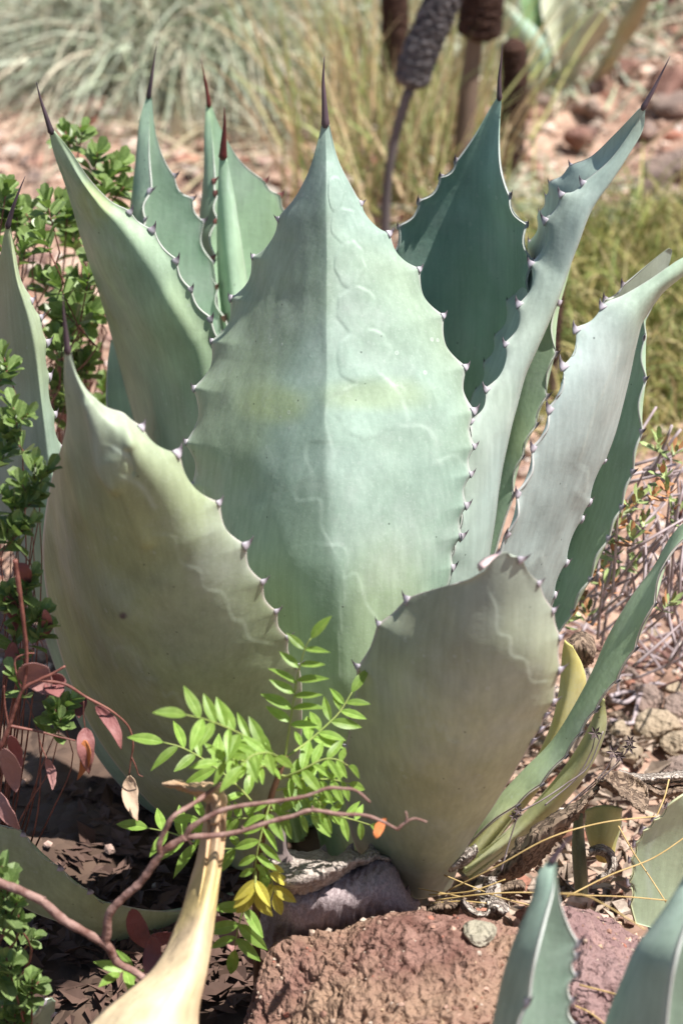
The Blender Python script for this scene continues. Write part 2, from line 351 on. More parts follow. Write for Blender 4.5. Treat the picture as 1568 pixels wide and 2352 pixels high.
    if len(ovals):
        rel += hm * (1 - ss(.93, 1.03, rmin)) * (.15 + .85 * ss(.1, .95, rmin)) - hm * .2 * np.exp(-((rmin - 1.07) / .06) ** 2)
        C = C + (np.array((.52, .60, .54)) - C) * (.10 * np.exp(-((rmin - .97) / .05) ** 2))[..., None]
    for pts, wd, h in ridges:
        d, sd = polydist(px, py, pts); rel += h * np.exp(-(d / wd) ** 2)
    for ln in lines:
        pts, wd, k = ln[0], ln[1], ln[2]; d, sd = polydist(px, py, pts)
        g_ = np.exp(-(d / wd) ** 2) * (.55 + .45 * np.clip(1 + vnoise(np.stack([px / 25, py / 25, 0 * px], -1), 5), 0, 1.6))
        rel += lineh * k * ss(-2.5, 2.5, sd) * np.exp(-(d / (wd * 4.0)) ** 1.5); C = C + (np.array((.56, .60, .56)) - C) * (linec * k * g_)[..., None]
    rm = np.exp(-(edge / .012) ** 2) * ss(.03, .1, v)[:, None]
    C = C + (np.array(rimcol) - C) * (.75 * rm)[..., None]
    C = np.clip(C * np.array([.955, 1.015, .965]), .02, .8)
    S1 = S + Nn * np.sign((Nn * (CAM - S)).sum(2).mean()) * rel[..., None]
    prof = np.clip(1 - (2 * u - 1) ** 2, 0, 1)[None] * (ss(0, .3, v) * (.35 + .65 * ss(.1, .9, v)))[:, None]
    th = .0022 * (.4 + .6 * ss(0, .1, v))[:, None] + thick * prof
    S2 = S - out * th[..., None]
    V = np.vstack([S1.reshape(-1, 3), S2.reshape(-1, 3)]); nn = nv * nu
    fl = sgn > 0
    F = [gridf(nv, nu, 0, not fl), gridf(nv, nu, nn, fl)]
    def strip(idx):
        i = np.array(idx); return np.stack([i[:-1], i[1:], i[1:] + nn, i[:-1] + nn], 1)
    r_ = np.arange(nv) * nu
    F += [strip(r_), strip((r_ + nu - 1)[::-1]), strip(np.arange(nu)[::-1]), strip((nv - 1) * nu + np.arange(nu))]
    F = np.vstack(F)
    Cc = np.vstack([C.reshape(-1, 3), C.reshape(-1, 3)])
    o = obj(name, V, F, skin or SKIN, root, col=Cc)
    for side in (0, 1):
        e3 = E[side]; inner = S[:, 3] if side == 0 else S[:, -4]
        for f in teeth[side]:
            i = int(round(f * (nv - 1)))
            if i < 2 or i > nv - 3: continue
            ou = e3[i] - inner[i]; ou /= np.linalg.norm(ou) + 1e-9
            al = e3[i - 2] - e3[i + 2]; al /= np.linalg.norm(al) + 1e-9
            k = tl * random.uniform(.75, 1.15)
            inst('tooth', TMR if red else TM, frame(e3[i] - ou * k * .12, ou + al * .25, al, k, k * .5, k * 1.05), o)
    if spine:
        q = cat([(p[0], p[1]) for p in spine], 14); Pp = atv(q[:, 0], q[:, 1], np.full(14, YM[0]))
        w0 = max(.0034, .5 * np.linalg.norm(E[0][1] - E[1][1]) * 1.05); w0 = min(w0, .0075)
        Pp = np.vstack([Pp[0] + (Pp[0] - Pp[1]) * .8, Pp])
        Vt, Ft = tube(Pp, np.r_[w0 * .55, w0, np.linspace(.86, .10, 13) ** 1.1 * w0], 9)
        obj('spine', Vt, Ft, REDSPINE if red else SPINE, o)
    return o
AG = thing('agave', 'large blue-green agave with broad toothed leaves, filling the middle of the bed', 'agave')
# centre leaf, back (convex side) to the camera
A_ov = [(788, 518, 29, 42, 0, .0006), (803, 609, 33, 54, 0, .0008), (819, 713, 43, 56, 0, .0008), (834, 823, 62, 68, -.1, .0008), (852, 935, 82, 72, -.3, .0004), (770, 445, 18, 40, 0, .0007)]
A_ln = [([(874, 861), (915, 905), (934, 962), (930, 978)], 5, 1), ([(927, 979), (970, 979), (997, 1005), (1002, 1044), (1006, 1063)], 6, 1), ([(1006, 1058), (1042, 1046), (1066, 1068)], 6, .9),
        ([(798, 897), (760, 912), (747, 957), (759, 1015)], 6, 1), ([(759, 1015), (711, 1017), (702, 1049), (716, 1092), (687, 1116), (687, 1149), (735, 1147), (738, 1207), (760, 1250)], 6, .9),
        ([(750, 1250), (788, 1255), (798, 1289), (790, 1327), (817, 1317), (836, 1361), (841, 1385), (863, 1418)], 5, .9), ([(790, 1327), (791, 1385), (782, 1395), (784, 1450), (778, 1455), (779, 1500), (781, 1550)], 4, .8)]
leaf(AG, [(739, 284), (728, 330), (708, 395), (676, 455), (637, 502, 1), (577, 590, 1), (528, 684, 1), (484, 782, 1), (443, 890, 1), (424, 1017, 1), (440, 1112, 1), (470, 1240, 1), (540, 1430), (620, 1620), (700, 1800), (740, 1960)],
     [(747, 280), (750, 500), (748, 800), (748, 1000), (756, 1200), (775, 1400), (790, 1600), (795, 1800), (800, 1985)],
     [(756, 286), (776, 365), (811, 435), (831, 465, 1), (896, 535, 1), (965, 617, 1), (1020, 724, 1), (1072, 843, 1), (1092, 945, 1), (1092, 1026, 1), (1084, 1090, 1), (1074, 1162, 1), (1062, 1232, 1), (1042, 1303, 1), (1010, 1420), (960, 1560), (900, 1760), (860, 1960)],
     [(0, .02), (.25, -.068), (.45, -.142), (.62, -.195), (.8, -.205), (1, -.05)], [.06, .14, .165, .16, .13, .10, .08], [.03, .045, .06, .06, .06, .06, .06], linec=.12, keel=[.6, .6, .5, .25, .1, .1], spine=[(747, 284), (744, 225), (742, 180), (745, 130)],
     col=(.275, .345, .30), tipcol=(.26, .335, .295), basecol=(.265, .37, .23), nu=190, nv=420, ovals=A_ov, lines=A_ln, wob=.0028, seed=1, thick=.03,
     blots=[(640, 930, 110, 70, .6, (.32, .36, .17)), (840, 910, 190, 60, .5, (.32, .37, .21)), (600, 800, 130, 160, .25, (.26, .31, .21)), (760, 1060, 260, 60, .35, (.33, .40, .37)), (870, 730, 120, 180, .3, (.31, .39, .29))])
# broad front leaf, left
B_ln = [([(270, 1530), (262, 1500), (280, 1485), (310, 1500), (330, 1555), (365, 1560), (378, 1600), (400, 1592), (420, 1625)], 5, .7), ([(360, 1225), (400, 1235), (415, 1290), (460, 1310), (470, 1350), (515, 1365), (535, 1420), (560, 1430), (575, 1468), (625, 1480)], 5, .55),
        ([(205, 935), (222, 990), (238, 1070), (262, 1105)], 10, .7), ([(265, 1030), (295, 1050), (308, 1080)], 6, 1.0), ([(290, 1090), (330, 1120), (355, 1165)], 7, .9), ([(190, 1230), (225, 1260)], 9, .35)]
leaf(AG, [(148, 810), (147, 880), (154, 960), (143, 1020), (124, 1080), (106, 1170), (98, 1260), (104, 1340), (120, 1430), (152, 1540), (204, 1660), (270, 1760), (350, 1850), (450, 1930), (520, 1990)],
     [(155, 806), (178, 900), (230, 1050), (270, 1200), (310, 1400), (370, 1600), (450, 1760), (530, 1890), (570, 2000)],
     [(164, 808), (181, 866), (230, 925), (328, 980, 1), (413, 1040, 1), (506, 1154, 1), (568, 1252, 1), (607, 1335, 1), (639, 1405, 1), (664, 1464, 1), (687, 1530, 1), (694, 1600), (690, 1720), (665, 1860), (630, 1990)],
     [(0, -.40), (.2, -.42), (.5, -.375), (.8, -.27), (1, -.13)], [.06, .16, .22, .22, .14, .1], [.0, -.01, -.02, -.01, .02, .03], reflex=(0, .012), spine=[(156, 806), (151, 760), (147, 720), (145, 677)],
     col=(.335, .37, .23), tipcol=(.35, .39, .31), nu=130, nv=300, lines=B_ln, ridges=[([(205, 930), (222, 990), (240, 1070), (268, 1115)], 15, .0045), ([(250, 905), (285, 965), (300, 1020)], 13, .0035), ([(292, 1040), (306, 1085)], 6, -.003), ([(262, 1060), (290, 1130), (310, 1190), (335, 1240)], 18, .0035), ([(230, 1180), (260, 1300), (290, 1400)], 40, .003)], wob=.003, seed=2, thick=.03, rimcol=(.62, .50, .49),
     blots=[(230, 1230, 150, 160, .65, (.36, .365, .18)), (300, 1640, 160, 160, .35, (.35, .37, .20)), (470, 1440, 170, 140, .5, (.36, .385, .33)), (520, 1700, 160, 120, .4, (.31, .40, .22)), (290, 1408, 12, 12, 1, (.10, .06, .07)), (560, 1250, 130, 120, .35, (.36, .385, .33)), (250, 1000, 60, 110, .35, (.37, .41, .34))], lineh=.0006)
# blunt front leaf, right: its tip has withered into a fold
C_ln = [([(1128, 1370), (1140, 1400), (1142, 1450), (1170, 1462), (1172, 1500), (1205, 1515), (1218, 1560), (1250, 1562)], 5, .7), ([(976, 1560), (970, 1590), (985, 1610), (960, 1640), (985, 1632), (980, 1670), (1000, 1655), (1008, 1680), (1020, 1665), (1030, 1700), (1050, 1705)], 4, .7), ([(890, 1750), (892, 1720), (918, 1712), (922, 1672), (940, 1668)], 4, .45)]
CL = leaf(AG, [(1112, 1312), (1070, 1336), (1019, 1347), (930, 1377, 1), (866, 1433, 1), (818, 1533, 1), (797, 1642, 1), (791, 1717, 1), (793, 1830), (808, 1920), (840, 1990), (880, 2045)],
     [(1150, 1272), (1110, 1420), (1060, 1600), (1010, 1800), (970, 1950), (955, 2065)],
     [(1170, 1278), (1199, 1286, 1), (1239, 1338, 1), (1272, 1401, 1), (1288, 1464, 1), (1288, 1538, 1), (1274, 1612, 1), (1254, 1644, 1), (1244, 1674, 1), (1224, 1702, 1), (1204, 1735), (1140, 1840), (1075, 1940), (1035, 2040)],
     [(0, -.50), (.3, -.49), (.6, -.45), (.85, -.40), (1, -.33)], .07, .03, col=(.37, .385, .285), tipcol=(.36, .385, .34), nu=110, nv=260, lines=C_ln, wob=.0022, seed=3, thick=.03, rimcol=(.50, .38, .40), scal=.11,
     blots=[(1020, 1430, 120, 110, .5, (.40, .37, .25)), (1010, 1810, 150, 110, .5, (.50, .47, .27)), (960, 1930, 170, 90, .5, (.46, .45, .27)), (1100, 1400, 70, 90, .35, (.36, .39, .37)), (870, 1620, 60, 130, .35, (.35, .38, .38)), (1180, 1620, 110, 200, .35, (.37, .40, .33))])
# left leaf behind it
leaf(AG, [(113, 302), (125, 355), (155, 440), (192, 565), (240, 715), (280, 865), (310, 985), (350, 1120), (430, 1350), (540, 1650), (620, 1900)],
     [(117, 300), (160, 400), (235, 545), (310, 700), (380, 880), (420, 1080), (500, 1400), (600, 1700), (660, 1930)],
     [(123, 297), (165, 350), (205, 410), (255, 462), (300, 486, 1), (355, 528, 1), (406, 595, 1), (440, 664, 1), (485, 730, 1), (520, 800, 1), (535, 900, 1), (535, 1010, 1), (530, 1130, 1), (560, 1300), (640, 1600), (700, 1930)],
     [(0, .16), (.3, .20), (.6, .18), (.8, .08), (1, -.03)], [.06, .14, .16, .1], [.0, -.08, -.09, -.02], scal=.16, reflex=(0, .03), spine=[(118, 302), (105, 262), (93, 225), (84, 188)], col=(.32, .41, .31), tipcol=(.33, .40, .27), basecol=(.29, .40, .22), nu=80, nv=220, wob=.003, seed=4,
     blots=[(215, 470, 60, 70, .6, (.40, .44, .20)), (420, 870, 110, 120, .25, (.26, .37, .27))], lines=[([(200, 460), (215, 500), (240, 515), (255, 560), (285, 590)], 6, .7)], lineh=.0005)
# folded leaf: left half shows its outside, right half its hollow
leaf(AG, [(345, 219), (342, 350), (347, 438, 1), (336, 508, 1), (328, 600, 1), (330, 700), (380, 1000), (480, 1400), (600, 1900)],
     [(336, 222), (320, 275), (313, 340), (308, 420), (305, 520), (310, 640), (350, 900), (460, 1300), (620, 1900)],
     [(349, 222), (357, 300), (376, 362), (403, 407, 1), (444, 455, 1), (470, 510, 1), (490, 600, 1), (510, 760), (540, 1000), (600, 1400), (680, 1900)],
     [(0, .47), (.3, .42), (.7, .30), (1, .04)], -.09, -.01, spine=[(342, 220), (350, 170), (356, 130), (361, 95)], col=(.34, .45, .35), nu=60, nv=180, seed=5, wob=.0015, ovals=[(380, 600, 60, 110, .1, .0010)])
leaf(AG, [(482, 238), (488, 330), (494, 418, 1), (500, 447, 1), (500, 504, 1), (494, 588, 1), (501, 660, 1), (516, 729, 1), (545, 850), (600, 1200), (660, 1900)],
     [(473, 242), (471, 320), (474, 400), (469, 500), (470, 580), (476, 670), (495, 780), (560, 1200), (660, 1920)],
     [(485, 238), (505, 290), (535, 345), (565, 383), (609, 416, 1), (645, 447, 1), (670, 500, 1), (690, 600, 1), (700, 800), (700, 1200), (720, 1900)],
     [(0, .53), (.3, .47), (.7, .33), (1, .05)], -.07, .0, spine=[(480, 241), (474, 200), (468, 168), (462, 135)], col=(.36, .48, .34), nu=60, nv=180, seed=6, red=True, wob=.0015, ovals=[(590, 560, 42, 90, .25, .0012)])
leaf(AG, [(504, 363), (500, 450), (498, 540), (500, 627), (506, 700), (520, 800), (580, 1200), (680, 1900)],
     [(512, 357), (520, 450), (526, 560), (534, 660), (545, 760), (610, 1200), (700, 1900)],
     [(521, 362), (537, 440), (550, 525), (564, 620), (580, 740), (600, 860), (650, 1200), (720, 1900)],
     [(0, .43), (.4, .37), (1, .02)], .03, .03, spine=[(512, 360), (514, 320), (516, 283), (515, 246)], col=(.36, .48, .35), nu=40, nv=120, seed=7, red=True, wob=.001, lines=[([(526, 380), (524, 430), (532, 450)], 4, .9), ([(540, 470), (536, 500), (545, 515)], 4, .9)])
# back right leaf, hollow side to the camera
leaf(AG, [(1142, 222), (1125, 248), (1089, 310), (1045, 370, 1), (1009, 405, 1), (961, 458, 1), (914, 517, 1), (880, 600, 1), (860, 700, 1), (850, 820, 1), (855, 950), (880, 1200), (850, 1800)],
     [(1146, 220), (1120, 300), (1095, 400), (1085, 520), (1075, 700), (1050, 950), (960, 1300), (870, 1850)],
     [(1151, 222), (1147, 310), (1152, 388), (1173, 452, 1), (1211, 514, 1), (1226, 600, 1), (1232, 700, 1), (1228, 800, 1), (1215, 950), (1130, 1250), (900, 1850)],
     [(0, .24), (.3, .28), (.6, .25), (1, .06)], -.03, -.13, spine=[(1146, 224), (1146, 180), (1150, 140), (1153, 100)], col=(.28, .40, .345), basecol=(.30, .40, .25), nu=80, nv=200, seed=8, wob=.002,
     ovals=[(1110, 640, 28, 60, 0, .0007), (1105, 735, 34, 48, 0, .0007), (1095, 830, 44, 60, 0, .0006)])
# right leaf folded lengthwise: keel to the right, near half shows its outside
leaf(AG, [(1474, 246), (1464, 252), (1414, 305), (1359, 360), (1307, 383, 1), (1262, 418, 1), (1253, 453, 1), (1235, 492, 1), (1212, 560, 1), (1192, 623, 1), (1164, 694, 1), (1136, 773, 1), (1112, 834, 1), (1090, 900, 1), (1060, 1000), (1000, 1250), (900, 1850)],
     [(1481, 246), (1474, 300), (1429, 372), (1359, 478), (1325, 570), (1290, 665), (1262, 735), (1224, 818), (1198, 880), (1175, 965), (1155, 1065), (1143, 1160), (1125, 1270), (1080, 1450), (920, 1880)],
     [(1477, 248), (1468, 268), (1434, 322), (1394, 372), (1336, 418, 1), (1286, 444, 1), (1247, 502, 1), (1216, 605, 1), (1186, 700, 1), (1158, 786, 1), (1114, 890, 1), (1076, 968, 1), (1058, 1050, 1), (1046, 1140, 1), (1040, 1240, 1), (1020, 1290, 1), (1008, 1340, 1), (985, 1450), (890, 1860)],
     [(0, .08), (.3, .07), (.7, .02), (1, .02)], .13, [.02, .02, -.05, -.08, -.07], spine=[(1477, 246), (1500, 205), (1520, 165), (1538, 129)], col=(.40, .46, .45), tipcol=(.37, .44, .40), basecol=(.34, .42, .31), nu=80, nv=220, seed=9, wob=.0022,
     lines=[([(1215, 815), (1195, 880)], 4, .9), ([(1170, 940), (1160, 985), (1120, 1010), (1115, 1060)], 5, .8)])
# leaf seen past its keel
leaf(AG, [(1320, 560), (1280, 620), (1230, 700), (1190, 800), (1160, 950), (1120, 1150), (1040, 1500), (940, 1880)],
     [(1322, 560), (1300, 640), (1262, 740), (1230, 850), (1190, 1000), (1150, 1150), (1060, 1500), (950, 1890)],
     [(1324, 562), (1296, 630), (1282, 695, 1), (1278, 812, 1), (1257, 912, 1), (1233, 980, 1), (1205, 1045, 1), (1180, 1140, 1), (1150, 1230), (1080, 1500), (960, 1890)],
     [(0, .16), (.5, .12), (1, .04)], .02, -.02, col=(.34, .44, .32), nu=40, nv=140, seed=10, scal=.14, thick=.012, blots=[(1190, 1000, 40, 80, .5, (.34, .40, .22))])
# big right leaf leaning out of the frame
leaf(AG, [(1640, 560), (1566, 592), (1534, 612), (1484, 646), (1429, 678), (1382, 699, 1), (1320, 752, 1), (1290, 840, 1), (1258, 935, 1), (1221, 1028, 1), (1186, 1132, 1), (1160, 1230, 1), (1130, 1350), (1060, 1650), (960, 1950)],
     [(1645, 562), (1560, 625), (1490, 690), (1430, 790), (1375, 930), (1320, 1080), (1260, 1230), (1200, 1380), (1110, 1650), (980, 1960)],
     [(1645, 568), (1568, 634), (1524, 671), (1484, 722), (1464, 757), (1450, 845), (1430, 930), (1412, 997), (1389, 1060, 1), (1357, 1152, 1), (1338, 1195, 1), (1304, 1292, 1), (1276, 1370, 1), (1240, 1460), (1150, 1680), (1000, 1960)],
     [(0, -.10), (.3, -.16), (.6, -.16), (1, -.04)], [.02, .0, -.06, -.08, -.05], .06, col=(.38, .43, .43), tipcol=(.31, .38, .28), basecol=(.39, .45, .42), nu=90, nv=220, seed=11, wob=.003,
     lines=[([(1419, 815), (1359, 965), (1330, 1060)], 4, .9), ([(1333, 1070), (1350, 1085), (1348, 1120)], 4, .9), ([(1330, 1130), (1350, 1150), (1345, 1180)], 4, .9), ([(1215, 1300), (1240, 1270), (1250, 1300)], 4, .8)], blots=[(1380, 800, 90, 160, .3, (.36, .38, .42))])
leaf(AG, [(1534, 570), (1514, 584), (1470, 620), (1426, 656, 1), (1381, 688, 1), (1350, 760, 1), (1320, 900), (1250, 1200), (1000, 1900)],
     [(1540, 572), (1520, 620), (1470, 690), (1410, 800), (1360, 950), (1280, 1230), (1010, 1910)],
     [(1542, 575), (1535, 610), (1500, 700), (1450, 800), (1390, 950), (1300, 1230), (1020, 1920)],
     [(0, .02), (.5, .02), (1, .02)], -.03, -.02, tipcol=(.36, .38, .31), col=(.30, .40, .30), nu=36, nv=110, seed=12)
leaf(AG, [(1500, 660), (1460, 740), (1420, 850), (1380, 1000), (1320, 1200), (1240, 1400), (1020, 1900)],
     [(1502, 660), (1470, 760), (1445, 880), (1410, 1010), (1355, 1200), (1270, 1400), (1030, 1910)],
     [(1504, 662), (1476, 728), (1480, 773, 1), (1482, 870, 1), (1474, 992, 1), (1454, 1085, 1), (1428, 1166, 1), (1398, 1238, 1), (1356, 1330, 1), (1314, 1408, 1), (1282, 1450), (1200, 1580), (1040, 1920)],
     [(0, -.02), (.5, -.04), (1, .0)], .03, -.03, col=(.33, .43, .31), nu=50, nv=160, seed=13, scal=.14, thick=.012)
# low right leaf reaching out of the frame
leaf(AG, [(1630, 1150), (1549, 1224), (1504, 1302), (1449, 1377), (1394, 1472), (1358, 1562), (1310, 1667), (1262, 1728), (1176, 1822), (1080, 1920), (980, 2020)],
     [(1634, 1160), (1570, 1225), (1510, 1330), (1455, 1430), (1400, 1530), (1350, 1620), (1290, 1720), (1225, 1790), (1150, 1870), (1070, 1950), (985, 2030)],
     [(1636, 1175), (1575, 1235), (1530, 1294, 1), (1505, 1388, 1), (1460, 1492, 1), (1419, 1563, 1), (1370, 1632, 1), (1336, 1684, 1), (1300, 1740, 1), (1244, 1804, 1), (1190, 1850, 1), (1130, 1890), (1060, 1960), (990, 2040)],
     [(0, -.22), (.4, -.22), (.8, -.2), (1, -.13)], .03, -.03, col=(.33, .42, .29), basecol=(.45, .44, .20), nu=60, nv=180, seed=14, wob=.002, scal=.08, rimcol=(.40, .28, .30), thick=.014)
# yellowing leaves low on the right
leaf(AG, [(1296, 1470), (1290, 1500), (1280, 1600), (1250, 1700), (1180, 1820), (1060, 1980)],
     [(1305, 1478), (1315, 1530), (1300, 1620), (1265, 1720), (1200, 1830), (1070, 1985)],
     [(1314, 1484), (1338, 1530), (1345, 1580), (1320, 1680), (1240, 1810), (1090, 1990)],
     [(0, -.13), (1, -.12)], .02, .03, col=(.60, .50, .18), basecol=(.58, .53, .26), nu=40, nv=100, seed=15, thick=.014)
leaf(AG, [(1380, 1600), (1340, 1690), (1280, 1780), (1180, 1890), (1060, 2000)],
     [(1385, 1605), (1365, 1690), (1310, 1790), (1210, 1900), (1070, 2010)],
     [(1388, 1608), (1390, 1680), (1345, 1780), (1250, 1890), (1090, 2020)],
     [(0, -.16), (1, -.14)], .02, .03, col=(.44, .43, .20), basecol=(.50, .47, .26), nu=40, nv=100, seed=16, thick=.012)
# far left leaf
leaf(AG, [(14, 518), (4, 570), (-8, 650), (-25, 760), (-45, 880), (-50, 1000), (-20, 1150), (100, 1400), (300, 1700), (520, 1940)],
     [(19, 515), (22, 600), (35, 720), (50, 850), (60, 980), (80, 1120), (180, 1400), (350, 1700), (540, 1950)],
     [(24, 517), (36, 580), (50, 645), (76, 688, 1), (99, 729, 1), (113, 786, 1), (118, 862, 1), (130, 950, 1), (146, 1025, 1), (165, 1120, 1), (200, 1250), (280, 1450), (400, 1700), (560, 1960)],
     [(0, -.02), (.5, -.02), (1, -.02)], .09, -.02, reflex=(0, .05), spine=[(19, 518), (30, 480), (44, 440), (59, 404)], col=(.30, .38, .34), tipcol=(.40, .43, .26), nu=60, nv=180, seed=17, thick=.016)
leaf(AG, [(255, 780), (247, 840), (244, 925), (255, 1000), (300, 1150), (420, 1500), (600, 1900)],
     [(257, 780), (262, 850), (268, 930), (285, 1010), (330, 1160), (450, 1500), (610, 1910)],
     [(259, 782), (280, 860), (305, 950), (325, 1030), (370, 1170), (480, 1500), (620, 1910)],
     [(0, .26), (.5, .26), (1, .02)], -.03, .01, col=(.46, .53, .46), nu=36, nv=100, seed=18)
# lower leaves under the front left leaf
leaf(AG, [(40, 1080), (55, 1180), (62, 1280), (80, 1380), (105, 1470), (150, 1590), (225, 1740), (320, 1845), (440, 1920), (540, 1990)],
     [(60, 1080), (110, 1230), (150, 1380), (200, 1520), (280, 1680), (380, 1810), (480, 1900), (560, 1990)],
     [(80, 1080), (170, 1250), (250, 1400), (330, 1560), (420, 1720), (500, 1830), (560, 1910), (590, 1990)],
     [(0, -.02), (.5, -.06), (1, -.04)], .06, .0, col=(.29, .38, .30), basecol=(.25, .35, .33), nu=50, nv=120, seed=19, thick=.016)
leaf(AG, [(-60, 1885), (-20, 1892), (20, 1902), (54, 1914, 1), (140, 1993, 1), (207, 2046, 1), (262, 2075, 1), (350, 2093), (430, 2090), (540, 2060)],
     [(-65, 1930), (0, 1965), (70, 2010), (150, 2070), (240, 2115), (330, 2130), (430, 2115), (545, 2075)],
     [(-60, 1990), (0, 2040), (65, 2090), (165, 2128), (240, 2155), (330, 2175), (430, 2150), (550, 2090)],
     [(0, -.30), (.5, -.27), (1, -.12)], -.015, .03, col=(.36, .40, .25), nu=44, nv=140, seed=20, scal=.10, thick=.012, rimcol=(.58, .50, .40))
# ------------------------------------------------------------ shared pieces
import bmesh
def ico(sub):
    bm = bmesh.new(); bmesh.ops.create_icosphere(bm, subdivisions=sub, radius=1)
    V = np.array([v.co[:] for v in bm.verts]); F = [tuple(v.index for v in f.verts) for f in bm.faces]; bm.free(); return V, F
ICO = {k: ico(k) for k in (1, 2, 3, 4, 7, 8)}
def stone_shape(seed, sub=3, amp=.35, flat=.7):
    V, F = ICO[sub]; r = np.random.default_rng(seed); W = V.copy()
    for _ in range(9):                      # chip flat faces off
        d = r.normal(size=3); d /= np.linalg.norm(d); k = r.uniform(.55, .85); h = W @ d
        W = W - np.maximum(0, h - k)[:, None] * d * .92
    W = W * (1 + amp * .35 * fbm(V * 1.6 + seed, 3, seed)[:, None]); W *= np.array([1, r.uniform(.7, 1), flat]); return W, F
def sheet(name, L, M, Rr, mt, parent=None, nu=24, nv=60, thick=.0025, wr=0, wf=(30, 30, 30), seed=0, col=None, cfun=None, k=1.0):
    """thin curved piece through three (x, y, Y) photo polylines"""
    A = [atv(*cat(q, nv).T) for q in (L, M, Rr)]
    u = np.linspace(0, 1, nu); S = A[0][:, None] * (2 * u * u - 3 * u + 1)[None, :, None] + A[1][:, None] * (4 * u - 4 * u * u)[None, :, None] + A[2][:, None] * (2 * u * u - u)[None, :, None]
    Nn = np.cross(np.gradient(S, axis=1), np.gradient(S, axis=0)); Nn /= np.linalg.norm(Nn, axis=2)[..., None] + 1e-12
    if wr:
        uv = np.stack([np.linspace(0, 1, nv)[:, None] * wf[0] + 0 * u[None], u[None] * wf[1] + np.zeros((nv, 1)), np.zeros((nv, nu))], -1)
        w_ = fbm(uv + .6 * fbm(uv * .3, 2, seed + 4)[..., None], 3, seed); S = S + Nn * (wr * (1 - np.abs(w_) * 2))[..., None]
    sg_ = 1 if ((CAM - S) * Nn).sum(2).mean() > 0 else -1
    V = np.vstack([S.reshape(-1, 3), (S - Nn * thick * sg_).reshape(-1, 3)]); nn = nv * nu; r_ = np.arange(nv) * nu
    def st(i):
        i = np.array(i); return np.stack([i[:-1], i[1:], i[1:] + nn, i[:-1] + nn], 1)
    F = np.vstack([gridf(nv, nu, 0), gridf(nv, nu, nn, True), st(r_), st((r_ + nu - 1)[::-1]), st(np.arange(nu)[::-1]), st((nv - 1) * nu + np.arange(nu))])
    c = None
    if cfun is not None:
        c = cfun(np.linspace(0, 1, nv)[:, None] + 0 * u[None], u[None] + np.zeros((nv, 1)), S).reshape(-1, 3); c = np.vstack([c, c])
    return obj(name, V, F, mt, parent, col=c)
def blade_mesh(name, wid, mt, ns=7, fold=.25, droop=.12, ea=.7, eb=1.0, wave=0.0):
    """leaf blade along local X, unit length, folded on its midrib, slightly arched, pale midrib and margin"""
    t = np.linspace(0, 1, ns); w = t ** ea * (1 - t) ** eb; w = .5 * wid * w / w.max(); w[0] = .03 * wid; w[-1] = .004; V = []; K = []
    for i in range(ns):
        z = -droop * t[i] ** 2 + wave * math.sin(t[i] * 7); g_ = w[i]
        V += [(t[i], -g_, z + fold * g_), (t[i], -.93 * g_, z + fold * g_ * .93), (t[i], -.1 * g_, z + fold * .1 * g_), (t[i], 0, z - .006), (t[i], .1 * g_, z + fold * .1 * g_), (t[i], .93 * g_, z + fold * .93 * g_), (t[i], g_, z + fold * g_)]
        K += [1.35, 1, 1, 1.5, 1, 1, 1.35]
    F = [(i * 7 + j, i * 7 + j + 1, i * 7 + 8 + j, i * 7 + 7 + j) for i in range(ns - 1) for j in range(6)]
    return mesh(name, np.array(V), F, mt, col=np.repeat(np.array(K)[:, None], 3, 1))
# ------------------------------------------------------------ gravel, stones, boulders
GRAV = mat('gravel', (0, 0, 0), vcol=True, scale=120, var=.35, rough=.9, spec=.15, bump=.4, bscale=300, bdist=.003)
def scatter(n, xr, yr, smin, smax, seed, cols, name):
    r = np.random.default_rng(seed); V0, F0 = ICO[1]; V0 = np.array(V0); f = np.array(F0)
    X = r.uniform(*xr, n); Y = yr[0] + (yr[1] - yr[0]) * r.uniform(0, 1, n) ** 1.4; s = smin * (smax / smin) ** (r.uniform(0, 1, n) ** 2.2)
    s = s * (1 + .25 * np.maximum(0, Y))
    Z = ground_z(X, Y) + .022 * fbm(np.stack([X, Y, 0 * X], -1) * 5, 3, 3) + .010 * fbm(np.stack([X, Y, 0 * X], -1) * 22, 3, 8)
    keep = (np.hypot(X, Y) > .16) & ~((X < -.02) & (Y < .4) & (r.uniform(0, 1, n) < .96))
    X, Y, Z, s = X[keep], Y[keep], Z[keep], s[keep]; n = len(X)
    q = V0[None] * (1 + r.uniform(-.3, .3, (n, len(V0), 1))) * r.uniform(.55, 1.15, (n, 1, 3)) * np.array([1, 1, .7])
    a = r.uniform(0, 6.28, n); ca, sa = np.cos(a)[:, None], np.sin(a)[:, None]
    q = np.stack([q[..., 0] * ca - q[..., 1] * sa, q[..., 0] * sa + q[..., 1] * ca, q[..., 2]], -1) * s[:, None, None] + np.stack([X, Y, Z + s * .25], -1)[:, None]
    F = (f[None] + (np.arange(n) * len(V0))[:, None, None]).reshape(-1, 3)
    c = np.array(cols)[r.integers(0, len(cols), n)] * r.uniform(.6, 1.25, (n, 1)); c = np.repeat(c, len(V0), 0)
    o = obj(name, q.reshape(-1, 3), F, GRAV, None, smooth=False, col=c); return o
PINK = [(.50, .36, .28), (.54, .41, .33), (.44, .30, .23), (.40, .26, .20), (.46, .33, .26), (.34, .20, .15), (.50, .40, .33), (.28, .18, .15), (.42, .29, .24), (.60, .52, .46), (.36, .17, .12)]
tag(scatter(15000, (-1.6, 2.6), (-.2, 5.2), .006, .022, 5, PINK, 'gravel'), 'loose pinkish brown gravel covering the bed', 'gravel', kind='stuff')
tag(scatter(7000, (-.9, 1.2), (-.5, 1.4), .0025, .010, 6, PINK, 'grit'), 'fine brown grit between the stones of the bed', 'grit', kind='stuff')
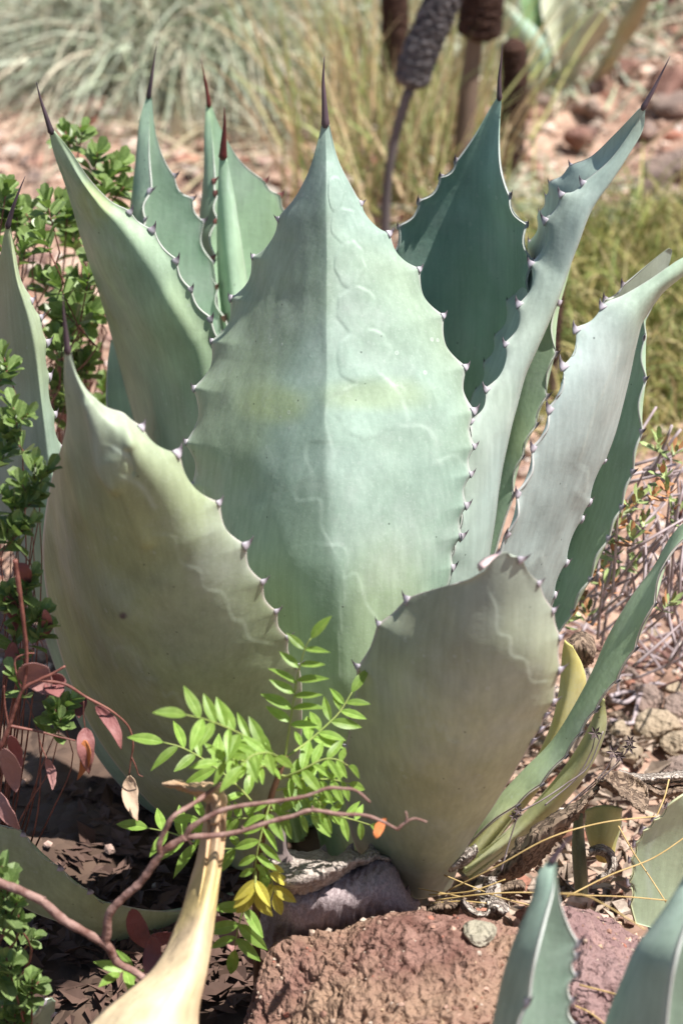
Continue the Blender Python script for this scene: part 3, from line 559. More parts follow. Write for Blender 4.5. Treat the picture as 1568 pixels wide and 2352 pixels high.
def rockmat(name, a, b, c, sc=30):
    m = mat(name, a, b, scale=sc, rough=.95, spec=.12, detail=9); N, Lk, P = m.node_tree.nodes, m.node_tree.links, m.node_tree.nodes['Principled BSDF']
    tc = N.new('ShaderNodeTexCoord'); base = P.inputs['Base Color'].links[0].from_socket
    n2 = N.new('ShaderNodeTexNoise'); n2.inputs['Scale'].default_value = 7; n2.inputs['Detail'].default_value = 7; Lk.new(tc.outputs['Object'], n2.inputs[0])
    mr = N.new('ShaderNodeMapRange'); mr.inputs[1].default_value = .46; mr.inputs[2].default_value = .62; Lk.new(n2.outputs[0], mr.inputs[0])
    mx = N.new('ShaderNodeMixRGB'); Lk.new(mr.outputs[0], mx.inputs[0]); Lk.new(base, mx.inputs[1]); mx.inputs[2].default_value = (*c, 1); Lk.new(mx.outputs[0], P.inputs['Base Color'])
    vo = N.new('ShaderNodeTexVoronoi'); vo.inputs['Scale'].default_value = 130; vo.feature = 'SMOOTH_F1'; Lk.new(tc.outputs['Object'], vo.inputs[0])
    nb = N.new('ShaderNodeTexNoise'); nb.inputs['Scale'].default_value = 200; nb.inputs['Detail'].default_value = 8; Lk.new(tc.outputs['Object'], nb.inputs[0])
    ad = N.new('ShaderNodeMath'); Lk.new(vo.outputs['Distance'], ad.inputs[0]); Lk.new(nb.outputs[0], ad.inputs[1])
    bp = N.new('ShaderNodeBump'); bp.inputs['Strength'].default_value = 1.0; bp.inputs['Distance'].default_value = .007; Lk.new(ad.outputs[0], bp.inputs['Height']); Lk.new(bp.outputs[0], P.inputs['Normal'])
    return m
RED = rockmat('red_lava_rock', (.16, .08, .063), (.30, .175, .14), (.33, .215, .15), 45)
PURP = rockmat('purple_lava_rock', (.20, .12, .12), (.34, .22, .20), (.29, .19, .18))
TAN = rockmat('tan_stone', (.30, .23, .16), (.46, .37, .27), (.36, .26, .18), 18)
BRN = rockmat('brown_stone', (.19, .14, .12), (.33, .25, .21), (.30, .20, .16), 18)
GRY = rockmat('grey_green_stone', (.30, .27, .20), (.44, .40, .31), (.36, .32, .25), 25)
ROCKS = []
def surf(x, y, Y, lift=0.0):
    """point of the nearest rock surface behind photo point (x, y), else the point at depth Y"""
    best = None
    for W in ROCKS:
        u_, v_ = proj(W); k = np.where(np.hypot(u_ - x, v_ - y) < 9)[0]
        if len(k):
            d = (W[k] - CAM) @ FW; p = W[k[d.argmin()]]
            if best is None or (p - CAM) @ FW < (best - CAM) @ FW: best = p
    if best is None: return at(x, y, Y)
    q = at(x, y, best[1]); return q + (CAM - q) / np.linalg.norm(CAM - q) * lift
def boulder(name, c, rad, mt, seed, label, pits=.0085, sub=7, grit=0):
    V, F = ICO[sub]; W = np.sign(V) * np.abs(V) ** .72
    r = np.random.default_rng(seed)
    for _ in range(6):
        d = r.normal(size=3); d[2] = abs(d[2]) * .5; d /= np.linalg.norm(d); k = r.uniform(.75, .95); W = W - np.maximum(0, W @ d - k)[:, None] * d * .85
    P = W * np.array(rad)
    n1 = fbm(P * 9 + seed, 4, seed); n2 = fbm(P * 45 + seed, 5, seed + 9, .6); n3 = np.abs(fbm(P * 110 + 2, 3, seed + 20))
    P = P + V * (.020 * n1 + pits * .55 * n2 - pits * .8 * ss(.25, .8, n3))[:, None]
    o = tag(obj(name, P + np.array(c), F, mt), label, 'rock')
    ROCKS.append(P + np.array(c))
    if grit:
        ok = np.where((V[:, 2] > .25) | (V[:, 1] < -.5))[0]; idx = r.choice(ok, grit); V1, F1 = ICO[1]; V1 = np.array(V1); sz = .0009 * (5 ** (r.uniform(0, 1, grit) ** 2.5))
        q = V1[None] * r.uniform(.6, 1.3, (grit, len(V1), 1)) * sz[:, None, None] + (P[idx] + np.array(c))[:, None]
        f = (np.array(F1)[None] + (np.arange(grit) * len(V1))[:, None, None]).reshape(-1, 3); cc = np.array([(.42, .31, .24), (.34, .14, .10), (.40, .26, .2), (.46, .37, .3), (.28, .16, .12), (.42, .3, .2)])[r.integers(0, 6, grit)]
        tag(obj('grit', q.reshape(-1, 3), f, GRAV, o, smooth=False, col=np.repeat(cc, len(V1), 0)), kind='stuff')
    return o
boulder('lava_rock', (.075, -.57, .05), (.185, .16, .18), RED, 3, 'rough rust-red lava rock in front of the grey withered leaf', sub=8, grit=900)
boulder('lava_rock', (.255, -.53, .07), (.10, .14, .165), PURP, 8, 'flat-topped purplish lava rock with straw lying across it', .007, grit=500)
def stone(px, py, size, mt, seed, label, group, z=None, Yc=None, flat=.7):
    p = gp(px, py) if Yc is None else surf(px, py, Yc) - np.array([0, 0, size * .15]); V, F = stone_shape(seed, 4 if size > .02 else 3, flat=flat)
    a = seed * 1.7; ca, sa = math.cos(a), math.sin(a); V = np.stack([V[:, 0] * ca - V[:, 1] * sa, V[:, 0] * sa + V[:, 1] * ca, V[:, 2]], -1)
    p = p + np.array([0, 0, size * .3])
    return tag(obj('stone', V * size + p, F, mt, smooth=False), label, 'stone', group)
stone(1097, 2150, .020, GRY, 4, 'small grey-green stone lying on the rust-red lava rock', None, Yc=-.60, flat=.45)
tan_l = 'small tan angular stone in the gravel beside the toothed low leaf'; brn_l = 'small purplish brown stone in the gravel beside the toothed low leaf'
for i, (x, y, s_, lab) in enumerate([(1508, 1690, .034, 'largest tan angular stone, right of the seed capsules'), (1425, 1690, .022, 'tan stone directly behind the star-shaped seed capsules'), (1560, 1725, .026, 'tan stone above the pale torn strip of leaf'), (1545, 1440, .014, tan_l), (1545, 1590, .018, 'tan stone beside the end of the pale forked bare twig'), (1450, 1745, .022, 'tan stone behind the bowl-shaped brown leaf'), (1500, 1460, .010, tan_l), (1565, 1500, .012, tan_l), (1400, 1740, .016, 'small tan stone under the seed capsules')]):
    stone(x, y, s_, TAN, 20 + i, lab, 'tan stones on the gravel')
for i, (x, y, s_, lab) in enumerate([(1480, 1620, .030, 'purplish brown stone between the bare twig and the largest tan stone'), (1555, 1640, .028, 'purplish brown stone right of the bare twig'), (1450, 1560, .018, brn_l), (1555, 1790, .03, 'purplish brown stone behind the torn leaf strips'), (1410, 1610, .014, brn_l), (1520, 1540, .014, brn_l)]):
    stone(x, y, s_, BRN, 40 + i, lab, 'brown stones on the gravel')
far_l = 'rusty brown stone on the gravel slope far behind the agave'
for i, (x, y, s_) in enumerate([(1530, 230, .09), (1560, 420, .08), (1545, 260, .06), (1330, 330, .04), (1480, 310, .035), (1240, 250, .04), (1440, 180, .05), (1360, 260, .03), (1568, 560, .05), (700, 330, .03), (610, 350, .02), (80, 420, .03), (240, 330, .02), (60, 380, .025), (1505, 470, .06)]):
    stone(x, y, s_, BRN if i % 3 else RED, 60 + i, far_l, 'stones on the slope')
# ------------------------------------------------------------ grasses
GRASS = mat('grass_blades', (0, 0, 0), vcol=True, scale=20, var=.2, rough=.55, spec=.3, transl=.25)
def blades(root, base, n, spread, length, lean, droop, width, cols, seed, elev=(20, 85), azim=(0, 360), name='blades', ns=7):
    r = np.random.default_rng(seed); az = np.radians(r.uniform(*azim, n)); el = np.radians(r.uniform(*elev, n))
    d = np.stack([np.cos(el) * np.cos(az), np.cos(el) * np.sin(az), np.sin(el)], -1)
    p = np.array(base) + np.stack([r.normal(0, spread, n), r.normal(0, spread, n), np.zeros(n)], -1)
    p[:, 2] = ground_z(p[:, 0], p[:, 1]) - .01
    ln = length * r.uniform(.5, 1.15, n); dr = droop * r.uniform(.5, 1.4, n)
    t = np.linspace(0, 1, ns)[None, :, None]
    C = p[:, None] + d[:, None] * ln[:, None, None] * t + np.array([0, 0, -1.0]) * (ln * dr)[:, None, None] * t ** 2.2 + r.normal(0, .03, (n, 1, 3)) * ln[:, None, None] * t ** 2
    gz = ground_z(C[..., 0], C[..., 1]) + .012 + .02 * r.uniform(0, 1, (n, 1)); C[..., 2] = np.maximum(C[..., 2], gz)
    sd = np.cross(d, r.normal(size=(n, 3))); sd /= np.linalg.norm(sd, axis=1)[:, None] + 1e-9
    w = (width * r.uniform(.6, 1.3, n))[:, None, None] * np.clip(1.05 - t ** 2, .08, 1) * .5
    V = np.stack([C - sd[:, None] * w, C + sd[:, None] * w], 2).reshape(-1, 3)
    k = (np.arange(n) * ns * 2)[:, None] + (np.arange(ns - 1) * 2)[None]
    F = np.stack([k, k + 1, k + 3, k + 2], -1).reshape(-1, 4)
    c = np.array(cols)[r.integers(0, len(cols), n)] * r.uniform(.65, 1.3, (n, 1)); c = np.repeat(c, ns * 2, 0)
    return tag(obj(name, V, F, GRASS, root, smooth=False, col=c), kind='stuff')
BG = [(.42, .48, .35), (.50, .54, .41), (.58, .54, .40), (.32, .37, .25), (.64, .57, .44), (.52, .57, .46)]
STR = [(.58, .48, .28), (.48, .48, .20), (.32, .40, .14), (.62, .48, .30), (.40, .44, .20), (.50, .36, .20)]
GLD = [(.30, .30, .09), (.24, .28, .08), (.40, .34, .14), (.18, .23, .07), (.46, .38, .20), (.33, .27, .10)]
def tuft(name, label, px, py, specs, group=None, cat_='grass'):
    b = gp(px, py); b[2] = ground_z(b[0], b[1]); t = thing(name, label, cat_, b, group)
    for sp in specs: blades(t, b, **sp)
    return t
tuft('grass_tussock', 'grey-green fountain grass tussock drooping over gravel', 420, 150, [dict(n=4200, spread=.12, length=.95, lean=0, droop=.75, width=.0075, cols=BG, seed=1, elev=(25, 88))])
tuft('grass_tussock', 'loose grey-green tussock behind the straw coloured grass', 700, 40, [dict(n=1100, spread=.15, length=.8, lean=0, droop=.7, width=.007, cols=BG + STR[:2], seed=2, elev=(20, 85))])
tuft('grass_tussock', 'pale grey-green tussock left of the large fountain grass', 20, 70, [dict(n=1800, spread=.18, length=.75, lean=0, droop=.8, width=.007, cols=BG, seed=3, elev=(15, 80))])
for i, (x, y, n_, l_, lab) in enumerate([(860, 470, 120, .62, 'straw coloured upright grass at the foot of the thin grey stalk'), (960, 500, 120, .5, 'yellow-green upright grass between the seed stalks'), (1000, 330, 170, .6, 'tall straw grass behind the dark seed spikes'), (820, 280, 140, .6, 'thin tan grass clump beside the fountain grass')]):
    tuft('grass_clump', lab, x, y, [dict(n=n_, spread=.09, length=l_, lean=0, droop=.25, width=.006, cols=STR, seed=10 + i, elev=(50, 89))])
for i, (x, y, n_, l_, lab) in enumerate([(1440, 760, 1500, .42, 'olive arching fine grass behind the folded right leaf'), (1560, 880, 900, .40, 'golden green low grass above the leafless white twigs'), (1330, 640, 600, .40, 'yellowing grass clump at the foot of the lone brown spike'), (1540, 600, 700, .38, 'sparse olive grass on the slope above the low grass'), (1380, 930, 500, .3, 'short golden grass behind the big right leaf')]):
    tuft('grass_clump', lab, x, y, [dict(n=n_, spread=.10, length=l_, lean=0, droop=.75, width=.0045, cols=GLD, seed=20 + i, elev=(15, 80))])
tuft('grass_clump', 'grey-green grass sprawling at the right edge of the straw grass', 1240, 520, [dict(n=350, spread=.1, length=.3, lean=0, droop=.6, width=.005, cols=BG, seed=31, elev=(15, 70))])
tuft('grass_clump', 'low grey-green grass on the far slope', 1120, 130, [dict(n=700, spread=.25, length=.4, lean=0, droop=.7, width=.008, cols=BG, seed=32, elev=(15, 70))])
tuft('grass_clump', 'dry tan grass lying at the edge of the fountain grass', 620, 270, [dict(n=500, spread=.2, length=.4, lean=0, droop=.6, width=.006, cols=[(.42, .34, .24), (.36, .32, .2), (.5, .42, .3)], seed=33, elev=(5, 50))])
# ------------------------------------------------------------ seed spikes on stalks
DARKSP = mat('brown_seed_spike', (.035, .016, .012), (.09, .045, .03), scale=90, rough=.9, bump=1, bscale=140, bdist=.01)
GREYSP = mat('grey_seed_spike', (.055, .05, .055), (.20, .18, .18), scale=70, rough=.9, bump=1, bscale=120, bdist=.01)
STALK = mat('brown_stalk', (.14, .095, .07), (.26, .18, .13), scale=30, rough=.7, stretch=(1, 1, .2))
GSTALK = mat('grey_stalk', (.085, .07, .07), (.19, .16, .155), scale=30, rough=.8, stretch=(1, 1, .2))
def spike(label, foot, Y, stem, head, rs, rh, mt, sm, seed):
    """stem / head: photo points with one depth; a bristly seed head on a stalk"""
    b = at(foot[0], foot[1], Y); b[2] = ground_z(b[0], b[1]); t = thing('seed_spike', label, 'seed spike', b)
    q = cat(stem, 24); P = atv(q[:, 0], q[:, 1], np.full(24, Y)); P = np.vstack([b, P]); V, F = tube(P, rs, 10); obj('stalk', V, F, sm, t)
    q = cat(head, 90); P = atv(q[:, 0], q[:, 1], np.full(90, Y)); tt = np.linspace(0, 1, 90); prof = rh * np.minimum(1, np.sqrt(np.clip(np.minimum(tt / .07, (1 - tt) / .07), .02, 1)))
    V, F = tube(P, prof, 44); ax = np.repeat(P, 44, 0); d = V - ax; d /= np.linalg.norm(d, axis=1)[:, None] + 1e-9
    V = V + d * (rh * .10 * fbm(V * 230, 2, seed) + rh * .10 * vnoise(V * 420, seed + 1))[:, None]
    obj('seed_head', V, F, mt, t); return t
spike('grey bent seed spike on a thin curved stalk', (884, 600), 1.8, [(884, 540), (888, 430), (904, 330), (925, 250), (940, 205)], [(938, 205), (962, 130), (995, 50), (1030, -40), (1060, -120)], [.0095, .0085, .010], .033, GREYSP, GSTALK, 1)
spike('thick dark brown seed spike on a stout stalk', (1055, 470), 2.2, [(1058, 400), (1068, 280), (1082, 150), (1090, 70)], [(1097, 96), (1104, 30), (1112, -60), (1120, -200)], [.021, .020, .018], .044, DARKSP, STALK, 2)
spike('narrow dark brown seed spike on a slim upright stalk behind the grey one', (905, 420), 2.5, [(905, 400), (906, 300), (905, 170)], [(905, 185), (907, 100), (906, 0), (905, -120)], [.008, .008], .029, DARKSP, STALK, 3)
spike('short fuzzy brown seed spike standing behind the back leaf', (1165, 560), 2.35, [(1168, 520), (1170, 430), (1172, 380)], [(1168, 408), (1176, 300), (1182, 180), (1178, 86)], [.012, .012], .027, DARKSP, STALK, 4)
spike('lone small brown seed spike between the folded leaf and the right leaf', (1268, 900), 1.3, [(1268, 890), (1270, 850), (1272, 800)], [(1268, 840), (1274, 770), (1280, 700), (1283, 650)], [.007, .007], .010, DARKSP, STALK, 5)
# ------------------------------------------------------------ pale agave behind
b = gp(1290, 215); AG2 = thing('agave', 'small pale agave with yellowing leaves on the far slope', 'agave', b); Y2 = b[1]
leaf(AG2, [(1150, 30), (1150, 60), (1175, 110), (1205, 150), (1250, 200)], [(1155, 22), (1185, 65), (1215, 105), (1240, 140), (1275, 215)], [(1160, 20), (1215, 50), (1250, 90), (1270, 130), (1290, 215)], [(0, Y2 - .15), (1, Y2)], .03, .03, col=(.38, .50, .40), nu=20, nv=40, seed=31)
leaf(AG2, [(1245, -30), (1240, 20), (1255, 80), (1275, 150), (1280, 215)], [(1280, -50), (1285, 20), (1295, 90), (1300, 150), (1300, 218)], [(1325, -30), (1330, 20), (1330, 90), (1325, 150), (1315, 215)], [(0, Y2 - .03), (1, Y2)], -.03, -.03, col=(.60, .60, .45), basecol=(.62, .55, .35), nu=20, nv=40, seed=32)
leaf(AG2, [(1385, 25), (1350, 30), (1330, 60), (1315, 110), (1295, 200)], [(1398, 35), (1370, 55), (1345, 85), (1325, 130), (1305, 210)], [(1400, 45), (1395, 75), (1365, 110), (1340, 150), (1320, 215)], [(0, Y2 - .1), (1, Y2)], .03, .03, col=(.56, .48, .36), nu=20, nv=40, seed=33)
leaf(AG2, [(1195, -60), (1190, 0), (1200, 60), (1230, 130), (1270, 210)], [(1215, -70), (1220, 0), (1230, 60), (1255, 130), (1285, 214)], [(1240, -60), (1250, 0), (1258, 60), (1275, 130), (1298, 214)], [(0, Y2 + .05), (1, Y2)], -.03, -.03, col=(.20, .30, .14), nu=20, nv=40, seed=34)
leaf(AG2, [(1480, -40), (1440, 20), (1415, 60), (1380, 140), (1310, 215)], [(1490, -30), (1455, 40), (1425, 85), (1390, 150), (1315, 220)], [(1500, -20), (1470, 60), (1440, 100), (1400, 165), (1320, 222)], [(0, Y2 - .1), (1, Y2)], .02, .02, col=(.44, .34, .22), nu=20, nv=40, seed=35)
# ------------------------------------------------------------ leafy shrubs
SHRL = mat('shrub_leaf', (.035, .075, .02), (.075, .13, .035), scale=9, rough=.4, spec=.4, transl=.22, tcol=(.16, .26, .04))
MANZ = mat('manzanita_leaf', (.13, .20, .06), (.21, .29, .10), scale=6, rough=.38, spec=.45, transl=.28, tcol=(.22, .36, .06), coord='Object', leafy=True)
MANZG = mat('manzanita_leaf_grey', (.15, .22, .075), (.23, .31, .12), scale=6, rough=.45, spec=.4, transl=.25, tcol=(.25, .38, .10), leafy=True)
TWIG = mat('red_bark', (.13, .045, .035), (.27, .11, .085), scale=60, rough=.5, bump=.4, bscale=200, bdist=.002)
ML = [blade_mesh('leaf', .62, MANZ, 8, .25, .06, .85, .34), blade_mesh('leaf', .56, MANZ, 8, .4, .12, .85, .36), blade_mesh('leaf', .56, MANZG, 8, .4, .02, .75, .5)]
def rvec():
    v = rng.normal(size=3); return v / np.linalg.norm(v)
def sprig(root, tip, ax, n, ln, meshes, blen=.03, parent=None, spread=1.0, jit=.25):
    """a whorl of leaves spiralling round the end of a twig"""
    ax = np.array(ax, float); ax /= np.linalg.norm(ax); a = np.cross(ax, [.3, .9, .1]); a /= np.linalg.norm(a); b_ = np.cross(ax, a)
    for i in range(n):
        f = i / max(1, n - 1); th = i * 2.4 + rng.uniform(-.3, .3); rd = a * math.cos(th) + b_ * math.sin(th)
        d = ax * (.35 + .9 * f) + rd * (1.05 - .55 * f) * spread + rvec() * jit; d /= np.linalg.norm(d)
        l = ln * rng.uniform(.75, 1.15) * (1 - .35 * f); p = tip - ax * blen * (1 - f)
        inst('leaf', meshes[int(rng.integers(len(meshes)))], frame(p, d, ax * 1.0 + np.array([0, 0, .3]) - rd * .2, l), parent or root)
def shrub(name, label, foot, sprigs, n, ln, meshes, group=None, stemr=.0035, cat_='shrub', jit=.25):
    t = thing(name, label, cat_, foot, group)
    main = {}
    for (x, y, Y, dx, dz) in sprigs:
        tip = at(x, y, Y); ax = np.array([dx, rng.uniform(-.5, .2), dz]); ax /= np.linalg.norm(ax)
        s0 = tip - ax * .05 + np.array([0, .01, -.03]); mid = s0 * .55 + np.array(foot) * .45 + np.array([0, .02, .0]) + rvec() * .02
        q = cat([np.array(foot), mid, s0, tip], 14); V, F = tube(q, [stemr, stemr * .7, stemr * .45, stemr * .3], 6); obj('branch', V, F, TWIG, t)
        sprig(t, tip, ax, n, ln, meshes, jit=jit)
    return t
def region(poly_boxes, Yr, n, seed):
    r = np.random.default_rng(seed); ar = np.array([(b_[2] - b_[0]) * (b_[3] - b_[1]) for b_ in poly_boxes], float); o = []
    for _ in range(n):
        b_ = poly_boxes[r.choice(len(ar), p=ar / ar.sum())]; x, y = r.uniform(b_[0], b_[2]), r.uniform(b_[1], b_[3]); o.append((x, y, r.uniform(*Yr), r.uniform(-.6, .6), r.uniform(.5, 1)))
    return o
f1 = gp(140, 1150); f1[2] = ground_z(f1[0], f1[1])
s1 = [(150, 300, .55, -.2, 1), (190, 300, .55, .4, 1), (225, 350, .5, .3, .8), (260, 395, .5, .6, .7), (240, 440, .45, .3, .5), (285, 430, .5, .8, .5), (275, 375, .52, .7, .9)]
s1 += region([(110, 420, 230, 560), (90, 560, 225, 700), (120, 700, 240, 960), (60, 400, 110, 520)], (.42, .65), 25, 4)
shrub('manzanita', 'glossy green round-leaved shrub growing behind the slim far left leaf', f1, s1, 11, .034, ML[:2], stemr=.003)
f1b = gp(-90, 1100); s1b = [(10, 430, .4, -.2, 1), (25, 470, .4, .3, 1), (0, 560, .35, -.4, .8), (60, 560, .35, .3, .9)] + region([(20, 430, 110, 640), (100, 640, 180, 900), (-20, 400, 40, 520), (130, 560, 220, 780)], (.25, .5), 24, 9)
shrub('manzanita', 'second round-leaved green shrub tangled behind the far left leaf', f1b, s1b, 11, .033, ML[:2], stemr=.003)
f2 = at(-60, 1750, -.22); f2[2] = ground_z(f2[0], f2[1])
s2 = [(8, 815, -.30, -.2, 1), (18, 850, -.3, .6, .6), (30, 930, -.33, -.1, 1), (65, 950, -.34, .8, .6), (15, 990, -.33, -.4, .6), (20, 1020, -.33, .3, .5), (80, 1060, -.36, .2, 1), (110, 1080, -.36, .6, .7), (50, 1110, -.37, -.2, .8), (85, 1140, -.37, .6, .5), (20, 1140, -.37, -.3, .7),
      (35, 1205, -.38, .1, .3), (70, 1200, -.38, .6, .4), (5, 1210, -.36, -.4, .6), (75, 1320, -.38, .5, .9), (20, 1360, -.38, -.3, .8), (60, 1350, -.38, .7, .7), (10, 1390, -.38, -.5, .5), (110, 1440, -.38, .6, .6), (95, 1405, -.38, .4, .6), (30, 1440, -.36, 0, .7), (125, 1625, -.40, -.2, .8), (165, 1605, -.39, .6, .8), (140, 1650, -.40, .2, .5), (30, 1545, -.39, -.3, .7)]
shrub('manzanita', 'sharp-leaved green sprigs in front of the broad left leaf', f2, s2, 11, .025, ML, stemr=.0016)
f3 = at(-80, 2420, -.60); f3[2] = ground_z(f3[0], f3[1]); f3 = at(-40, 2500, -.55)
s3 = [(5, 1990, -.55, -.2, 1), (20, 2030, -.56, .3, 1), (45, 2060, -.56, .6, .9), (8, 2090, -.55, -.4, .9), (50, 2110, -.56, .8, .5), (15, 2200, -.56, -.2, 1), (30, 2215, -.56, .5, .8), (75, 2250, -.55, .2, 1), (90, 2255, -.55, .7, .6), (10, 2260, -.55, -.3, .6), (35, 2330, -.55, .2, .7), (80, 2150, -.5, .4, .4), (10, 2340, -.55, -.4, .6), (60, 2310, -.5, .1, .6)]
shrub('manzanita', 'grey-green sprigs rising beside the forked red branch', f3, s3, 10, .027, [ML[2], ML[2], ML[0]], stemr=.0025)
for i, (x, y, lab) in enumerate([(1520, 30, 'dark green low bush at the top of the slope'), (1380, 10, 'olive bush behind the pale agave'), (1180, 40, 'green bush beside the thick brown spike')]):
    b = gp(x, y); t = thing('bush', lab, 'bush', b); n_ = 500
    c = b + rng.normal(size=(n_, 3)) * np.array([.22, .15, .10]) + np.array([0, 0, .13]); parts = []
    bv = np.array([(0, -.5, 0), (.6, -.1, .2), (1.3, 0, 0), (.6, .1, -.2)]) 
    for p in c:
        M_ = frame(p, rvec(), rvec(), .028); parts.append((np.array([list(M_ @ Vector(q)) for q in np.array([(0, 0, 0), (.5, -.3, .05), (1, 0, 0), (.5, .3, .05)])]), [(0, 1, 2, 3)]))
    V, F = join(parts); tag(obj('foliage', V, F, SHRL, t, smooth=False), kind='stuff')
    V, F = join([tube(cat([b, b + rvec() * .03 + np.array([0, 0, .05]), c[k]], 6), [.006, .002], 5) for k in range(14)]); obj('stems', V, F, TWIG, t)
# ------------------------------------------------------------ seedling with feather leaves
FERN = mat('young_leaflet', (.17, .30, .05), (.26, .39, .09), scale=5, rough=.42, spec=.35, transl=.38, tcol=(.50, .66, .08), leafy=True)
FERNY = mat('yellow_leaflet', (.42, .38, .05), (.52, .46, .10), scale=14, rough=.5, transl=.35, tcol=(.65, .55, .08), leafy=True)
FSTEM = mat('green_rachis', (.22, .30, .07), (.30, .34, .11), scale=40, rough=.6)
FBARK = mat('brown_seedling_stem', (.10, .05, .03), (.17, .09, .05), scale=50, rough=.7)
FL = [blade_mesh('leaflet', .34, FERN, 9, .28, .2, .8, 1.0), blade_mesh('leaflet', .33, FERN, 9, .18, .08, .7, 1.0, wave=.016), blade_mesh('leaflet', .27, FERN, 9, .45, .28, .8, 1.1)]
FLY = [blade_mesh('leaflet', .34, FERNY, 9, .4, .15, .8, 1.0)]
fb = at(590, 2150, -.42); fb[2] = ground_z(fb[0], fb[1])
SEED = thing('seedling', 'bright green seedling with feather-shaped leaves between the two broad front leaves', 'seedling', fb)
V, F = tube(cat([fb, at(588, 2060, -.45), at(600, 1940, -.47), at(620, 1840, -.48), at(640, 1780, -.48), at(655, 1735, -.48)], 24), [.0045, .004, .0028], 8); obj('stem', V, F, FBARK, SEED)
def frond(pts, pairs, ln, start=.18, meshes=FL, nhint=(0, -.55, .83), ang=58, tipk=1.0, taper=.25):
    q = cat(pts, 40); P = atv(q[:, 0], q[:, 1], q[:, 2]); V, F = tube(P, [.0013, .0006], 6); o = obj('rachis', V, F, FSTEM, SEED)
    T = np.gradient(P, axis=0); T /= np.linalg.norm(T, axis=1)[:, None]; nh = np.array(nhint, float)
    for i in range(pairs):
        f = start + (.97 - start) * i / max(1, pairs - .35); k = min(39, int(f * 39)); l = .84 * ln * (1 - taper * abs(f - .5)) * rng.uniform(.72, 1.18)
        for sgn in (-1, 1):
            S_ = np.cross(nh, T[k]); S_ /= np.linalg.norm(S_); a = R(ang + rng.uniform(-9, 9)); d = T[k] * math.cos(a) + sgn * S_ * math.sin(a) + rvec() * .10 + np.array([0, 0, -.08])
            kk = min(39, max(0, k + int(rng.integers(-1, 2))))
            inst('leaflet', meshes[int(rng.integers(len(meshes)))], frame(P[kk], d, nh + rvec() * .28, l), o)
    inst('leaflet', meshes[0], frame(P[-1], T[-1] + rvec() * .06, nh, .84 * ln * tipk), o)
D = -.48
frond([(654, 1745, D), (668, 1650, D), (682, 1560, D), (700, 1490, D), (714, 1466, D)], 6, .034, .30, ang=66)
frond([(650, 1755, D), (600, 1712, D - .03), (545, 1682, D - .05), (480, 1655, D - .07), (428, 1642, D - .08)], 7, .038, .14)
frond([(655, 1740, D), (705, 1705, D + .02), (745, 1670, D + .03), (780, 1635, D + .04), (808, 1590, D + .05)], 6, .034, .2)
frond([(600, 1865, D), (540, 1800, D), (480, 1752, D + .01), (420, 1718, D + .01), (375, 1705, D + .01)], 5, .040, .2)
frond([(640, 1790, D), (690, 1770, D - .01), (740, 1745, D - .01), (775, 1745, D - .01), (800, 1760, D)], 5, .036, .2)
frond([(655, 1750, D), (620, 1730, D - .05), (580, 1735, D - .07), (555, 1760, D - .08)], 4, .036, .25)
frond([(625, 1830, D), (610, 1880, D - .01), (592, 1950, D - .02), (583, 2020, D - .02)], 6, .034, .05)
frond([(618, 1860, D), (680, 1870, D), (740, 1868, D), (800, 1880, D), (850, 1895, D + .02)], 6, .032, .15, nhint=(0, -.8, .6))
frond([(612, 1880, D), (560, 1880, D), (500, 1880, D + .02), (450, 1880, D + .03)], 5, .034, .2, nhint=(0, -.7, .7))
frond([(600, 1930, D), (530, 1950, D + .02), (460, 1940, D + .03), (400, 1915, D + .04), (340, 1902, D + .05)], 5, .042, .25)
frond([(630, 1815, D), (680, 1810, D), (720, 1830, D), (750, 1860, D)], 5, .03, .2, nhint=(0, -.7, .7))
frond([(588, 2000, D - .02), (586, 2040, D - .03), (584, 2070, D - .03)], 3, .046, .3, meshes=FLY, nhint=(0, -.9, .45), ang=40, tipk=.062)
frond([(590, 2060, D + .02), (560, 2090, D), (545, 2140, D), (540, 2180, D)], 3, .042, .3, nhint=(0, -.8, .6))
frond([(600, 1960, D), (620, 2010, D), (630, 2050, D)], 3, .036, .3, meshes=[FLY[0], FL[1]], nhint=(0, -.8, .6), ang=45)
frond([(648, 1760, D), (600, 1760, D - .04), (545, 1745, D - .06), (500, 1750, D - .07)], 6, .032, .2)
frond([(640, 1780, D), (700, 1790, D - .01), (760, 1790, D), (800, 1800, D + .01)], 6, .03, .2, nhint=(0, -.7, .7))
frond([(330, 2230, -.55), (295, 2225, -.56), (275, 2235, -.57)], 2, .034, .4, nhint=(0, -.5, .8))
# ------------------------------------------------------------ yellow dying leaf arching up in front
DEADY = mat('yellowed_agave_leaf', (0, 0, 0), vcol=True, scale=30, var=.16, rough=.6, spec=.25, bump=.5, bscale=70, bdist=.004)
def ycol(v, u, S):
    tip = np.array([.55, .37, .23]); mid = np.array([.76, .59, .36]); base = np.array([.88, .82, .63]); f = v[..., None]
    c = np.where(f < .45, tip + (mid - tip) * ss(0, .45, f), mid + (base - mid) * ss(.45, .9, f))
    n_ = fbm(S * 25, 3, 4)[..., None]; c = c * (1 + .12 * n_) + np.array([.02, .04, -.06]) * ss(.2, .8, fbm(S * 12, 2, 8))[..., None]
    c = c + (np.array([.38, .23, .12]) - c) * (.55 * ss(.55, .95, fbm(S * np.array([30, 30, 14]), 4, 18)))[..., None]
    rim = np.exp(-(np.minimum(u, 1 - u) / .02) ** 2)[..., None]; return np.clip(c + (np.array([.55, .36, .26]) - c) * rim * .7, .02, .9)
yb = at(330, 2800, -.80); yb[2] = ground_z(yb[0], yb[1])
YL = thing('agave_leaf', 'yellow dying agave leaf arching up with a withered bent tip', 'leaf', yb)
